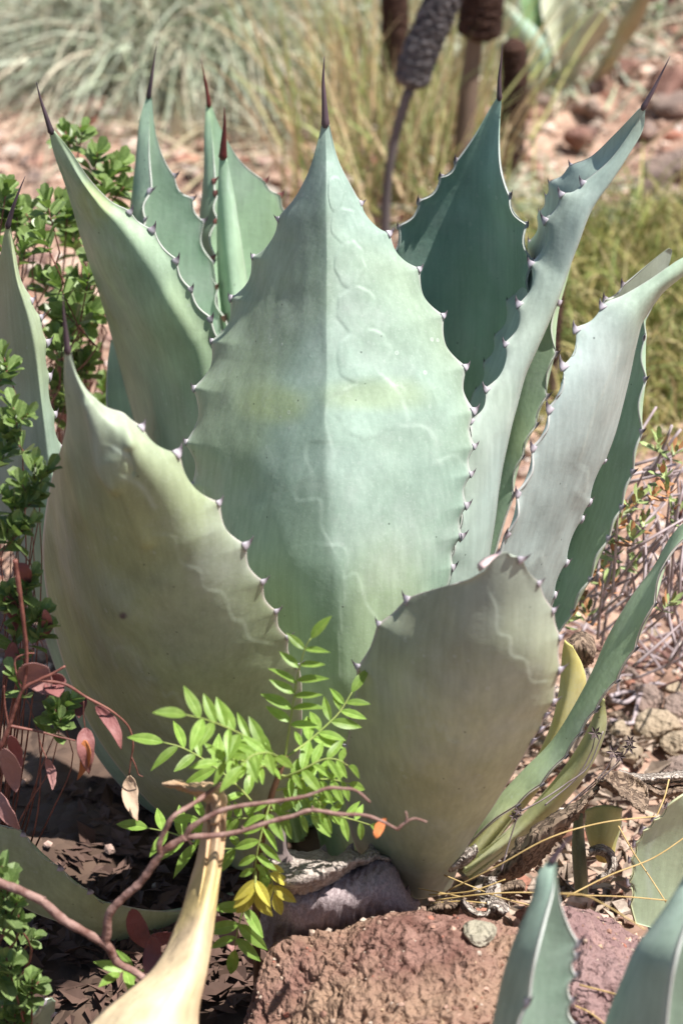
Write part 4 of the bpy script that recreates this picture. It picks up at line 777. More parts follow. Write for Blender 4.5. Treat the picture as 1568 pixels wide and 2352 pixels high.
sheet('blade', [(472, 1850, -.50), (462, 1920, -.515), (440, 2010, -.545), (405, 2120, -.60), (345, 2230, -.67), (205, 2352, -.74), (60, 2560, -.80), (80, 2800, -.80)],
      [(496, 1842, -.535), (498, 1920, -.56), (486, 2010, -.60), (462, 2120, -.66), (428, 2230, -.73), (360, 2352, -.80), (300, 2560, -.86), (320, 2800, -.84)],
      [(519, 1850, -.50), (516, 1920, -.515), (508, 2010, -.545), (494, 2120, -.60), (478, 2230, -.67), (458, 2352, -.72), (480, 2560, -.76), (500, 2800, -.76)], DEADY, YL, 40, 110, .012, .0004, (9, 5), 2, cfun=ycol)
TIPM = mat('withered_tip', (.42, .26, .15), (.60, .45, .30), scale=45, rough=.8, bump=.6, bscale=120, bdist=.004, stretch=(.3, 1, 1))
sheet('withered_tip', [(375, 1799, -.50), (410, 1792, -.50), (440, 1799, -.50), (475, 1796, -.50), (508, 1806, -.50), (522, 1838, -.50), (520, 1872, -.50)], [(373, 1801, -.51), (412, 1804, -.525), (442, 1812, -.535), (475, 1820, -.545), (498, 1836, -.55), (498, 1862, -.555), (497, 1890, -.56)], [(375, 1804, -.50), (412, 1814, -.50), (440, 1824, -.50), (464, 1840, -.50), (476, 1850, -.50), (470, 1872, -.50), (468, 1895, -.50)], TIPM, YL, 14, 50, .003, .0012, (12, 3), 6)
# ------------------------------------------------------------ forked red branch
def branch(parent, pts, r0, r1, mt=None, nm='branch'):
    q = cat(pts, 8 * len(pts)); P = atv(q[:, 0], q[:, 1], q[:, 2]); n_ = len(P); V, F = tube(P, .68 * np.linspace(r0, r1, n_) * (1 + .18 * vnoise(np.stack([np.arange(n_) * .45, np.zeros(n_), np.full(n_, r0 * 9e3)], -1), 3)), 9)
    return obj(nm, V, F, mt or BARK, parent)
BARK = mat('weathered_red_bark', (.15, .07, .055), (.33, .21, .18), scale=70, rough=.7, bump=.6, bscale=170, bdist=.003, stretch=(1, 1, 1))
BB = at(-60, 2010, -.57); BR = thing('fallen_branch', 'forked reddish twig lying across the yellow leaf', 'branch', BB); y_ = -.585
branch(BR, [(-60, 2010, -.57), (20, 2035, -.575), (60, 2052, y_), (100, 2072, y_), (145, 2112, y_), (190, 2138, y_), (232, 2162, y_)], .0065, .006)
branch(BR, [(230, 2158, y_), (252, 2178, y_), (270, 2211, y_), (310, 2232, y_), (338, 2256, y_), (370, 2290, -.58)], .006, .005)
branch(BR, [(240, 2165, y_), (246, 2145, y_), (251, 2100, y_), (280, 2065, y_), (325, 2024, y_), (368, 1964, y_), (400, 1938, y_), (428, 1922, y_)], .0062, .0048)
branch(BR, [(370, 1962, y_), (366, 1938, y_), (380, 1905, y_), (400, 1874, y_), (450, 1842, y_ + .02), (505, 1800, y_ + .05), (530, 1782, y_ + .07)], .0042, .0026)
branch(BR, [(425, 1924, y_), (440, 1900, y_), (480, 1875, y_), (530, 1855, y_), (620, 1842, y_), (700, 1829, y_), (750, 1811, y_), (785, 1811, y_), (818, 1816, y_), (850, 1843, y_)], .0040, .0018)
branch(BR, [(428, 1921, y_), (465, 1920, y_), (510, 1917, y_), (560, 1907, y_), (625, 1886, y_), (670, 1875, y_), (715, 1861, y_), (780, 1870, y_), (834, 1872, y_), (874, 1885, y_), (914, 1906, y_)], .0040, .0022)
branch(BR, [(912, 1905, y_), (930, 1890, y_), (952, 1880, y_), (980, 1888, y_)], .0022, .0014); branch(BR, [(932, 1889, y_), (934, 1876, y_), (931, 1864, y_)], .0018, .0014)
for p0, p1 in (((325, 2024), (316, 2034)), ((428, 1921), (440, 1940)), ((100, 2072), (104, 2060)), ((560, 1907), (556, 1898)), ((715, 1861), (718, 1852))): branch(BR, [(*p0, y_), ((p0[0] + p1[0]) / 2, (p0[1] + p1[1]) / 2, y_), (*p1, y_)], .0022, .0014, nm='twig')
# ------------------------------------------------------------ twig with hanging wine-red dry leaves
DRYR = mat('wine_red_dry_leaf', (.16, .045, .045), (.34, .15, .14), scale=7, rough=.55, spec=.3, bump=.3, bscale=60, bdist=.01, transl=.12, tcol=(.35, .05, .03))
DRYP = mat('pink_dry_leaf', (.24, .10, .095), (.42, .23, .205), scale=7, rough=.6, bump=.3, bscale=60, bdist=.01)
DRYT = mat('tan_dry_leaf', (.36, .24, .16), (.50, .37, .27), scale=7, rough=.65, bump=.3, bscale=60, bdist=.01)
DRYO = mat('orange_dry_leaf', (.36, .09, .03), (.52, .20, .07), scale=7, rough=.6, bump=.3, bscale=60, bdist=.01)
z_ = -.41
RT_ = thing('dry_twig', 'red twig with hanging wine-red dry leaves beside the broad left leaf', 'twig', at(0, 1720, -.40))
for pts, r0, r1 in (([(-30, 1760, -.40), (0, 1718, z_), (22, 1667, z_), (52, 1587, z_), (90, 1562, z_), (120, 1548, z_), (150, 1530, z_)], .0042, .0016), ([(35, 1286, z_), (47, 1367, z_), (55, 1432, z_), (62, 1500, z_), (60, 1545, z_), (52, 1587, z_)], .0036, .0024), ([(22, 1667, z_), (90, 1680, z_), (130, 1691, z_), (173, 1701, z_)], .0022, .0012), ([(90, 1562, z_), (150, 1572, z_), (200, 1602, z_), (255, 1632, z_), (294, 1667, z_), (306, 1707, z_), (301, 1745, z_), (297, 1780, z_)], .0024, .0010), ([(303, 1740, z_), (312, 1760, z_), (318, 1778, z_), (328, 1784, z_)], .0012, .0008), ([(52, 1587, z_), (38, 1545, z_), (36, 1515, z_), (58, 1502, z_), (80, 1500, z_)], .0014, .001), ([(20, 1667, z_), (12, 1620, z_), (10, 1575, z_)], .0016, .0009), ([(193, 1610, z_), (192, 1640, z_), (196, 1672, z_)], .0011, .0008), ([(88, 1682, z_), (96, 1715, z_), (108, 1742, z_)], .0011, .0008), ([(200, 1602, z_), (215, 1612, z_), (222, 1620, z_)], .001, .0008)):
    branch(RT_, pts, r0, r1, TWIG)
def dry(parent, a, b_, w, mt, Y=-.415, seed=0, nm='dry_leaf'):
    """a thin dry leaf hanging from a to b (photo points), twisted along its length, width w in photo pixels"""
    a, b_ = np.array(a, float), np.array(b_, float); t = np.linspace(0, 1, 13); ax = b_ - a; ln = np.linalg.norm(ax); nr = np.array([-ax[1], ax[0]]) / ln
    r = np.random.default_rng(seed); L_, M_, R_ = [], [], []; a0 = r.uniform(-.5, .5); tw = r.uniform(.5, 1.2) * r.choice([-1, 1]); bend = r.uniform(-.16, .16) * ln; pm = .5 ** .55 * .5 ** .8; cup = r.uniform(.10, .22)
    for q in t:
        h = .40 * w * min(1.15, (q + .01) ** .55 * (1.004 - q) ** .8 / pm) ; c = a + ax * q + nr * bend * math.sin(q * 2.6); g = a0 + tw * (q - .4); cs, sn = math.cos(g), math.sin(g)
        z = Y + .012 * math.sin(q * 3 + seed); wv = 1 + .10 * math.sin(q * 17 + seed) * q
        L_.append((*(c - nr * h * cs * wv), z - sn * h * wv / 2200)); R_.append((*(c + nr * h * cs), z + sn * h / 2200)); M_.append((*(c + nr * h * cup * sn), z + cup * h * cs * 1.3 / 2200))
    return sheet(nm, L_, M_, R_, mt, parent, 14, 40, .0004, .0005, (4, 3), seed)
for i, (a, b_, w, mt) in enumerate([((48, 1532), (108, 1600), 78, DRYP), ((128, 1548), (140, 1600), 62, DRYR), ((222, 1622), (272, 1726), 36, DRYR), ((196, 1672), (206, 1778), 54, DRYR), ((196, 1700), (172, 1790), 34, DRYO), ((8, 1720), (34, 1822), 54, DRYP), ((24, 1690), (46, 1768), 36, DRYR), ((108, 1742), (118, 1815), 26, DRYP), ((297, 1782), (322, 1886), 46, DRYT), ((-12, 1815), (50, 1902), 46, DRYP), ((36, 1295), (68, 1345), 46, DRYR), ((105, 1400), (92, 1470), 34, DRYR), ((15, 1370), (34, 1450), 40, DRYR), ((30, 1475), (14, 1560), 46, DRYR), ((192, 1595), (185, 1650), 40, DRYR)]):
    dry(RT_, a, b_, w, mt, seed=i, Y=z_ - .004 if i < 10 else z_ + .03)
# fallen dry leaves
LITTER = [((300, 2090), (370, 2180), 60, DRYR, -.50, 'wine-red dry leaf fallen behind the yellow leaf'), ((355, 2150), (330, 2235), 54, DRYR, -.52, 'dark red curled dry leaf fallen against the forked branch'), ((495, 2105), (530, 2195), 56, DRYP, -.46, 'pink dry leaf fallen under the seedling, right of the yellow leaf'), ((478, 2210), (455, 2300), 36, DRYR, -.5, 'narrow wine-red dry leaf tucked under the yellow leaf'), ((560, 2190), (610, 2215), 30, DRYP, -.42, 'small pink dry leaf lying by the red lava rock'), ((862, 1925), (888, 1880), 28, DRYO, -.56, 'orange curled dry leaf caught on the forked twig'), ((548, 2070), (570, 2040), 26, DRYO, -.47, 'orange scrap of dry leaf caught in the seedling'), ((330, 2170), (420, 2150), 40, DRYR, -.47, 'dark dry leaf folded under the branch fork')]
for i, (a, b_, w, mt, Y_, lab) in enumerate(LITTER):
    tag(dry(None, a, b_, w, mt, seed=50 + i, Y=Y_), lab, 'dry leaf')
# leaf litter on the shaded soil to the left
parts = []
for i in range(900):
    x, y = rng.uniform(-20, 620), rng.uniform(1780, 2330); p = gp(x, y, .006); d = np.array([*rng.normal(size=2), rng.uniform(-.2, .3)]); l = rng.uniform(.012, .04)
    M_ = frame(p, d, np.array([0, 0, 1.0]) + rvec() * .5, l); w = rng.uniform(.15, .3)
    parts.append((np.array([list(M_ @ Vector(q)) for q in ((0, 0, 0), (.4, -w, .12), (1, 0, .03), (.4, w, .12), (.45, 0, 0))]), [(0, 1, 4), (1, 2, 4), (2, 3, 4), (3, 0, 4)]))
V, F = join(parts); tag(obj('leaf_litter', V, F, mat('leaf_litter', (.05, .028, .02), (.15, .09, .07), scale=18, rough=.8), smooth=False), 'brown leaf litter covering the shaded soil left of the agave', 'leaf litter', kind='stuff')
parts = []
for i in range(700):
    x, y = rng.uniform(960, 1600), rng.uniform(1640, 2120); p = gp(x, y, .008); d = np.array([*rng.normal(size=2), rng.uniform(-.25, .5)]); l = rng.uniform(.010, .045)
    M_ = frame(p, d, np.array([0, 0, 1.0]) + rvec() * .9, l); w = rng.uniform(.05, .28)
    parts.append((np.array([list(M_ @ Vector(q)) for q in ((0, 0, 0), (.4, -w, .16), (1, 0, .06), (.4, w, .16), (.45, 0, 0))]), [(0, 1, 4), (1, 2, 4), (2, 3, 4), (3, 0, 4)]))
V, F = join(parts); tag(obj('dry_litter', V, F, mat('dry_litter', (.12, .08, .06), (.48, .38, .30), scale=40, rough=.85), smooth=False), 'tangled grey-brown dry leaf scraps under the right side of the agave', 'leaf litter', kind='stuff')
# ------------------------------------------------------------ grey withered leaf
def wrinkle_mat(name, a, b_, c, sc=70, st=(1, .25, 1), k=.9):
    m = mat(name, a, b_, scale=22, rough=.85, spec=.2, detail=8); N, Lk, P = m.node_tree.nodes, m.node_tree.links, m.node_tree.nodes['Principled BSDF']
    tc = N.new('ShaderNodeTexCoord'); mp = N.new('ShaderNodeMapping'); mp.inputs['Scale'].default_value = st; Lk.new(tc.outputs['Object'], mp.inputs[0])
    nz = N.new('ShaderNodeTexNoise'); nz.inputs['Scale'].default_value = sc; nz.inputs['Detail'].default_value = 4; nz.inputs['Distortion'].default_value = .8; Lk.new(mp.outputs[0], nz.inputs[0])
    ab = N.new('ShaderNodeMath'); ab.operation = 'SUBTRACT'; ab.inputs[1].default_value = .5; Lk.new(nz.outputs[0], ab.inputs[0]); a2 = N.new('ShaderNodeMath'); a2.operation = 'ABSOLUTE'; Lk.new(ab.outputs[0], a2.inputs[0])
    mr = N.new('ShaderNodeMapRange'); mr.inputs[2].default_value = .09; Lk.new(a2.outputs[0], mr.inputs[0])
    base = P.inputs['Base Color'].links[0].from_socket; mx = N.new('ShaderNodeMixRGB'); Lk.new(mr.outputs[0], mx.inputs[0]); mx.inputs[1].default_value = (*c, 1); Lk.new(base, mx.inputs[2]); Lk.new(mx.outputs[0], P.inputs['Base Color'])
    bp = N.new('ShaderNodeBump'); bp.inputs['Strength'].default_value = k; bp.inputs['Distance'].default_value = .004; Lk.new(mr.outputs[0], bp.inputs['Height']); Lk.new(bp.outputs[0], P.inputs['Normal'])
    return m
GREYL = wrinkle_mat('grey_withered_leaf', (.38, .32, .28), (.50, .43, .38), (.22, .175, .155), 260, (.3, .3, 1), .6)
PURL = wrinkle_mat('purple_withered_leaf', (.31, .25, .255), (.40, .33, .325), (.24, .185, .19), 420, (1, .35, .5), .45)
HORN = mat('withered_spine', (.17, .13, .125), (.32, .27, .25), scale=60, rough=.7, stretch=(1, 1, .2))
gb = at(760, 2170, -.28); gb[2] = ground_z(gb[0], gb[1]); GL = thing('withered_leaf', 'grey wrinkled withered agave leaf with a horn-like spine behind the red rock', 'leaf', gb)
sheet('blade', [(596, 2010, -.37), (624, 1990, -.39), (670, 2010, -.40), (730, 2020, -.40), (790, 1985, -.37), (835, 1965, -.36), (870, 1962, -.35), (901, 1972, -.34), (930, 2040, -.34), (965, 2072, -.34)],
      [(598, 2100, -.40), (640, 2075, -.45), (690, 2080, -.46), (750, 2065, -.46), (810, 2050, -.44), (850, 2040, -.43), (880, 2040, -.42), (905, 2050, -.41), (930, 2080, -.40), (955, 2095, -.38)],
      [(596, 2180, -.38), (640, 2185, -.40), (690, 2178, -.42), (750, 2160, -.42), (810, 2130, -.42), (850, 2120, -.41), (880, 2118, -.41), (910, 2116, -.40), (935, 2115, -.39), (950, 2110, -.37)], PURL, GL, 40, 90, .004, .0018, (26, 5), 3)
sheet('curled_lobe', [(622, 1945, -.38), (645, 1950, -.385), (672, 1953, -.385), (706, 1958, -.38), (740, 1952, -.375), (772, 1968, -.37), (804, 1950, -.36), (832, 1962, -.355), (854, 1942, -.35), (878, 1962, -.345), (899, 1970, -.34)],
      [(612, 1990, -.45), (650, 2020, -.475), (690, 2015, -.485), (725, 2008, -.48), (755, 1998, -.47), (790, 1985, -.45), (815, 1975, -.43), (840, 1975, -.41), (860, 1965, -.39), (880, 1970, -.375), (898, 1974, -.36)],
      [(600, 2030, -.40), (640, 2056, -.42), (690, 2062, -.43), (730, 2052, -.43), (765, 2035, -.42), (795, 2010, -.41), (820, 1990, -.40), (842, 1985, -.39), (862, 1974, -.38), (882, 1976, -.37), (900, 1978, -.355)], GREYL, GL, 40, 120, .003, .0012, (40, 6), 9)
V, F = pxtube([(640, 1985, -.43), (638, 1955, -.43), (646, 1915, -.43), (652, 1870, -.43)], [.016, .0085, .0035, .0007], 10, 20); obj('spine', V, F, HORN, GL)
TMG = tooth_mesh(HORN)
for x, y, Y_ in ((742, 1954, -.375), (805, 1950, -.36), (855, 1943, -.35), (899, 1971, -.34), (934, 2048, -.34)): inst('tooth', TMG, frame(at(x, y, Y_), (rng.uniform(-.1, .5), -.1, 1), (0, -1, .2), .012), GL)
# ------------------------------------------------------------ brown curled dead leaves on the right
BRL = wrinkle_mat('brown_withered_leaf', (.20, .14, .10), (.34, .25, .18), (.09, .06, .045), 80, (1, 1, .35), .7)
WHL = wrinkle_mat('bleached_withered_leaf', (.42, .36, .31), (.60, .53, .46), (.18, .14, .12), 110, (1, 1, .4), .8)
def curl(label, L, M_, R_, mt, nm='withered_leaf', seed=0, nu=18, nv=46, thick=.002, wr=.001, wf=(16, 4)):
    return tag(sheet(nm, L, M_, R_, mt, None, nu, nv, thick, wr, wf, seed), label, 'dead leaf')
curl('long brown withered leaf twisting from under the low toothed leaf', [(1375, 1790, -.27), (1320, 1838, -.28), (1255, 1872, -.29), (1205, 1915, -.29), (1182, 1938, -.29), (1150, 1975, -.28), (1118, 2010, -.27)], [(1368, 1815, -.32), (1320, 1865, -.34), (1262, 1905, -.34), (1222, 1940, -.34), (1196, 1962, -.33), (1165, 1995, -.32), (1128, 2022, -.30)], [(1350, 1850, -.28), (1318, 1890, -.29), (1285, 1930, -.29), (1250, 1975, -.29), (1215, 2005, -.29), (1180, 2025, -.28), (1135, 2030, -.27)], BRL, seed=1, wr=.0025)
curl('brown withered leaf curled into a bowl with a spiny rim', [(1365, 1790, -.24), (1385, 1772, -.22), (1420, 1772, -.21), (1455, 1785, -.21), (1480, 1800, -.22), (1488, 1830, -.24), (1485, 1858, -.26)], [(1368, 1800, -.28), (1392, 1808, -.25), (1420, 1812, -.24), (1450, 1820, -.24), (1468, 1830, -.25), (1476, 1845, -.27), (1478, 1862, -.29)], [(1372, 1797, -.32), (1392, 1792, -.33), (1415, 1812, -.34), (1435, 1832, -.34), (1452, 1848, -.34), (1468, 1862, -.33), (1480, 1866, -.31)], BRL, seed=2, wr=.002)
curl('pale torn strip of withered leaf lying across the gravel', [(1420, 1768, -.16), (1470, 1778, -.15), (1520, 1774, -.14), (1590, 1768, -.13)], [(1420, 1784, -.19), (1470, 1792, -.19), (1520, 1788, -.18), (1590, 1782, -.17)], [(1425, 1792, -.16), (1475, 1806, -.15), (1525, 1802, -.14), (1590, 1800, -.13)], WHL, seed=3)
curl('dark torn strip of withered leaf under the pale strip', [(1480, 1796, -.17), (1515, 1812, -.16), (1550, 1804, -.15), (1600, 1800, -.14)], [(1480, 1806, -.20), (1515, 1824, -.20), (1550, 1818, -.19), (1600, 1815, -.18)], [(1482, 1814, -.17), (1515, 1834, -.17), (1550, 1830, -.16), (1600, 1826, -.15)], BRL, seed=4)
curl('bleached withered leaf curled into a ring beside the pup', [(1352, 1945, -.25), (1385, 1940, -.24), (1412, 1960, -.24), (1416, 1990, -.25), (1400, 2020, -.26), (1370, 2032, -.27)], [(1352, 1955, -.28), (1382, 1952, -.275), (1402, 1968, -.275), (1405, 1992, -.28), (1390, 2012, -.29), (1368, 2022, -.30)], [(1352, 1966, -.26), (1378, 1966, -.25), (1392, 1975, -.25), (1394, 1994, -.26), (1382, 2006, -.27), (1366, 2014, -.28)], WHL, seed=5)
curl('short stub of bleached bark-like leaf standing on the rock edge', [(1106, 2012, -.36), (1104, 2035, -.37), (1098, 2060, -.38), (1090, 2080, -.39)], [(1124, 2014, -.385), (1122, 2038, -.39), (1114, 2065, -.40), (1104, 2084, -.41)], [(1142, 2014, -.36), (1138, 2042, -.37), (1130, 2068, -.38), (1118, 2086, -.39)], WHL, seed=6, wr=.0015)
curl('small brown rolled leaf beside the bleached stub', [(1148, 2034, -.35), (1172, 2024, -.35), (1196, 2022, -.35), (1206, 2034, -.35)], [(1150, 2048, -.375), (1172, 2042, -.375), (1192, 2036, -.375), (1204, 2040, -.37)], [(1152, 2064, -.35), (1176, 2058, -.35), (1194, 2050, -.35), (1206, 2044, -.35)], BRL, seed=7)
curl('bleached curled leaf scrap resting on the red rock', [(1052, 2072, -.39), (1062, 2095, -.40), (1085, 2112, -.41), (1112, 2114, -.41), (1130, 2102, -.41)], [(1062, 2066, -.42), (1072, 2086, -.43), (1090, 2100, -.44), (1112, 2102, -.44), (1126, 2092, -.43)], [(1074, 2070, -.39), (1084, 2082, -.40), (1096, 2090, -.41), (1112, 2092, -.41), (1122, 2084, -.41)], WHL, seed=8)
curl('crumpled grey-white leaf scrap leaning on the bleached stub', [(1118, 2066, -.40), (1140, 2064, -.40), (1160, 2076, -.40), (1168, 2088, -.40)], [(1118, 2086, -.42), (1138, 2088, -.43), (1152, 2094, -.43), (1162, 2098, -.42)], [(1124, 2118, -.40), (1140, 2114, -.40), (1148, 2108, -.40), (1156, 2102, -.40)], WHL, seed=9, wr=.002)
curl('brown leaf scrap on the left end of the rock edge', [(978, 2082, -.38), (1005, 2070, -.38), (1032, 2066, -.38), (1052, 2068, -.38)], [(980, 2096, -.40), (1008, 2088, -.41), (1034, 2084, -.41), (1054, 2082, -.40)], [(984, 2112, -.38), (1012, 2110, -.38), (1038, 2106, -.38), (1056, 2096, -.38)], BRL, seed=10)
curl('silvery shrivelled leaf sliver under the low toothed leaf', [(1008, 1998, -.34), (1035, 1978, -.34), (1070, 1950, -.34), (1092, 1938, -.34)], [(1012, 2002, -.355), (1042, 1988, -.36), (1076, 1964, -.36), (1096, 1948, -.355)], [(1016, 2010, -.34), (1048, 1998, -.34), (1082, 1978, -.34), (1098, 1958, -.34)], WHL, seed=11)
curl('dark shrivelled leaf hanging behind the blunt front leaf', [(1300, 1470, -.05), (1330, 1450, -.05), (1358, 1462, -.05), (1368, 1490, -.05)], [(1305, 1490, -.08), (1335, 1490, -.08), (1355, 1500, -.08), (1364, 1510, -.07)], [(1320, 1530, -.05), (1338, 1535, -.05), (1350, 1530, -.05), (1362, 1520, -.05)], BRL, seed=12)
# the withered fold at the tip of the blunt front leaf
TIPC = mat('pink_withered_margin', (.42, .28, .29), (.60, .47, .45), scale=40, rough=.6)
sheet('withered_tip', [(1118, 1330, -.455), (1100, 1312, -.46), (1096, 1295, -.46), (1112, 1282, -.455), (1142, 1272, -.45), (1172, 1282, -.445)], [(1122, 1322, -.47), (1112, 1310, -.475), (1110, 1300, -.475), (1124, 1294, -.47), (1146, 1288, -.465), (1170, 1290, -.455)], [(1126, 1315, -.455), (1122, 1310, -.46), (1122, 1306, -.46), (1132, 1304, -.455), (1150, 1300, -.45), (1168, 1296, -.445)], TIPC, CL, 10, 30, .002, .0006, (6, 3), 3)
inst('tooth', TM, frame(at(1144, 1272, -.45), (0.05, -.1, 1), (0, -1, 0), .008), CL)
# ------------------------------------------------------------ straw, seed stalk
STRAW = mat('straw', (.40, .27, .10), (.55, .40, .18), scale=40, rough=.6)
st_l = 'thin golden straw lying over the litter right of the red rock'
for i, pts in enumerate([[(1030, 2045, -.40), (1140, 1990, -.42), (1260, 1925, -.42), (1380, 1890, -.40), (1505, 1875, -.38)], [(1000, 2068, -.40), (1100, 2055, -.42), (1200, 2050, -.43), (1330, 2056, -.44), (1440, 2060, -.44), (1530, 2068, -.42)], [(1284, 2052, -.56), (1340, 2056, -.57), (1400, 2085, -.59), (1480, 2135, -.61)], [(1419, 1897, -.36), (1455, 1960, -.38), (1495, 2020, -.40), (1528, 2072, -.42)], [(1020, 2010, -.36), (1080, 2035, -.38), (1150, 2062, -.40), (1240, 2085, -.42)], [(985, 2055, -.38), (1040, 2052, -.39), (1090, 2045, -.40), (1160, 2020, -.40)], [(960, 2040, -.37), (1010, 2050, -.38), (1060, 2060, -.39)], [(1535, 1790, -.30), (1525, 1830, -.32), (1508, 1872, -.36)], [(1300, 2060, -.44), (1400, 2010, -.42), (1500, 1970, -.40), (1590, 1910, -.38)], [(990, 2075, -.39), (1060, 2070, -.40), (1130, 2076, -.41)], [(1330, 2262, -.50), (1400, 2280, -.52), (1470, 2300, -.54)], [(1320, 2310, -.5), (1360, 2330, -.51), (1420, 2380, -.53)]]):
    q_ = cat(pts, 26); V, F = tube(np.array([surf(*p_, .0012) for p_ in q_]) if i in (2, 10, 11) else atv(*q_.T), [.0009, .0007], 5); tag(obj('straw', V, F, STRAW), st_l, 'straw', 'golden straws over the litter')
LAV = mat('grey_lavender_twig', (.25, .19, .19), (.44, .37, .38), scale=40, rough=.7)
CAPS = mat('dark_seed_capsule', (.05, .035, .035), (.14, .10, .10), scale=50, rough=.7)
sb = at(1250, 1830, -.22); SS_ = thing('seed_stalk', 'dried stalks with dark star-shaped seed capsules above the brown curled leaf', 'seed stalk', sb)
def star(parent, x, y, Y_, r_):
    c = at(x, y, Y_); toC = Vector(CAM - c); parts = []
    q = toC.to_track_quat('Z', 'Y').to_matrix()
    for k in range(6):
        a = k * math.pi / 3; parts.append((np.array([list(Vector(c) + q @ Vector(v_) * r_) for v_ in ((0, 0, .1), (.45 * math.cos(a - .45), .45 * math.sin(a - .45), .45), (1.0 * math.cos(a), 1.0 * math.sin(a), .5), (.45 * math.cos(a + .45), .45 * math.sin(a + .45), .45), (.25 * math.cos(a), .25 * math.sin(a), -.7))]), [(0, 1, 2), (0, 2, 3), (1, 4, 2), (2, 4, 3)]))
    V, F = join(parts); return obj('seed_capsule', V, F, CAPS, parent, smooth=False)
for pts in ([(1250, 1850, -.24), (1320, 1790, -.24), (1355, 1730, -.24), (1366, 1690, -.24)], [(1300, 1850, -.24), (1380, 1780, -.24), (1408, 1735, -.24)], [(1330, 1830, -.24), (1400, 1770, -.24), (1440, 1725, -.24)], [(1180, 1870, -.26), (1240, 1840, -.26), (1300, 1800, -.26), (1350, 1760, -.26), (1384, 1680, -.26)], [(1150, 2000, -.36), (1170, 1930, -.36), (1188, 1872, -.36)]): branch(SS_, pts, .0014, .0009, LAV, 'stalk')
for x, y, Y_, r_ in ((1366, 1684, -.24, .0085), (1408, 1728, -.25, .009), (1444, 1716, -.24, .0085), (1422, 1738, -.25, .008), (1446, 1702, -.24, .007), (1190, 1862, -.36, .006), (1180, 1874, -.36, .006)): star(SS_, x, y, Y_, r_)
# ------------------------------------------------------------ grey twiggy low shrub with fleshy leaves
SUCC = mat('fleshy_leaf', (.20, .28, .10), (.33, .38, .17), scale=5, rough=.45, leafy=True); SUCR = mat('red_tinged_fleshy_leaf', (.34, .22, .10), (.45, .17, .09), scale=5, rough=.45, leafy=True)
SUM = [blade_mesh('leaf', .34, SUCC, 7, -.3, -.08, .7, .5), blade_mesh('leaf', .34, SUCC, 7, .3, -.1, .7, .5), blade_mesh('leaf', .32, SUCR, 7, -.3, -.08, .7, .5)]
tb = gp(1480, 1400); TS = thing('twiggy_shrub', 'low shrub of bare lavender-grey twigs and small fleshy leaves right of the agave', 'shrub', tb)
r2 = np.random.default_rng(77)
for i in range(120):
    x0, y0 = r2.uniform(1320, 1600), r2.uniform(1180, 1480); Y_ = r2.uniform(.10, .34); a = r2.uniform(-.5, 1.2); l = r2.uniform(70, 230); x1, y1 = x0 + l * math.sin(a), y0 - l * math.cos(a); 
    if i % 3 == 0: y0 += 60
    V, F = pxtube([(x0, y0, Y_), (x0 * .6 + x1 * .4 + r2.uniform(-12, 12), y0 * .6 + y1 * .4, Y_ + r2.uniform(-.02, .02)), (x1, y1, Y_ + r2.uniform(-.05, .05))], [.0024, .0013], 6, 10); obj('twig', V, F, LAV, TS)
for i in range(14):
    x0, y0 = r2.uniform(1410, 1500), r2.uniform(1040, 1160); l = r2.uniform(90, 170); a = r2.uniform(.3, 1.4)
    V, F = pxtube([(x0, y0, .2), (x0 + l * math.sin(a), y0 - l * math.cos(a), .2 + r2.uniform(-.05, .05))], [.0022, .0018], 6, 6); obj('twig', V, F, LAV, TS)
for i, (x, y) in enumerate([(1380, 1190), (1440, 1165), (1470, 1140), (1500, 1130), (1530, 1120), (1410, 1260), (1335, 1375), (1360, 1310), (1450, 1225), (1550, 1165), (1395, 1220), (1480, 1190), (1350, 1400), (1520, 1080), (1555, 1030), (1310, 1415), (1425, 1200), (1540, 1380), (1460, 1290), (1405, 1330), (1510, 1010), (1380, 1290)]):
    sprig(TS, at(x, y, r2.uniform(.05, .22)), (r2.uniform(-.4, .6), -.3, 1), 9, .026, SUM, .02)
RTW = mat('dark_red_twig', (.12, .06, .05), (.24, .13, .11), scale=40, rough=.8); tb2 = gp(1520, 1540)
TS2 = thing('twig_tangle', 'tangle of dark reddish twigs on the gravel behind the low toothed leaf', 'twigs', tb2)
for i in range(46):
    x0, y0 = r2.uniform(1400, 1600), r2.uniform(1380, 1600); p0 = gp(x0, y0, .01); a = r2.uniform(0, 6.28); l = r2.uniform(.05, .16); e = np.array([math.cos(a), math.sin(a), r2.uniform(.1, .9)]); e /= np.linalg.norm(e)
    V, F = tube(cat([p0, p0 + e * l * .5 + rvec() * .01, p0 + e * l + rvec() * .015], 8), [.0022, .0012], 6); obj('twig', V, F, RTW if i % 3 else LAV, TS2)
BRK = thing('bare_twig', 'pale forked bare twig lying among the tan stones', 'twig', gp(1420, 1660))
for pts in ([(1405, 1610), (1440, 1612), (1470, 1585), (1500, 1570), (1530, 1574)], [(1470, 1585), (1462, 1620), (1452, 1660)], [(1400, 1655), (1440, 1662), (1480, 1655)], [(1400, 1600), (1430, 1590), (1460, 1588)]):
    P = np.array([gp(x, y, .018) for x, y in pts]); V, F = tube(cat(P, 20), [.0035, .0022], 7); obj('branch', V, F, LAV, BRK)
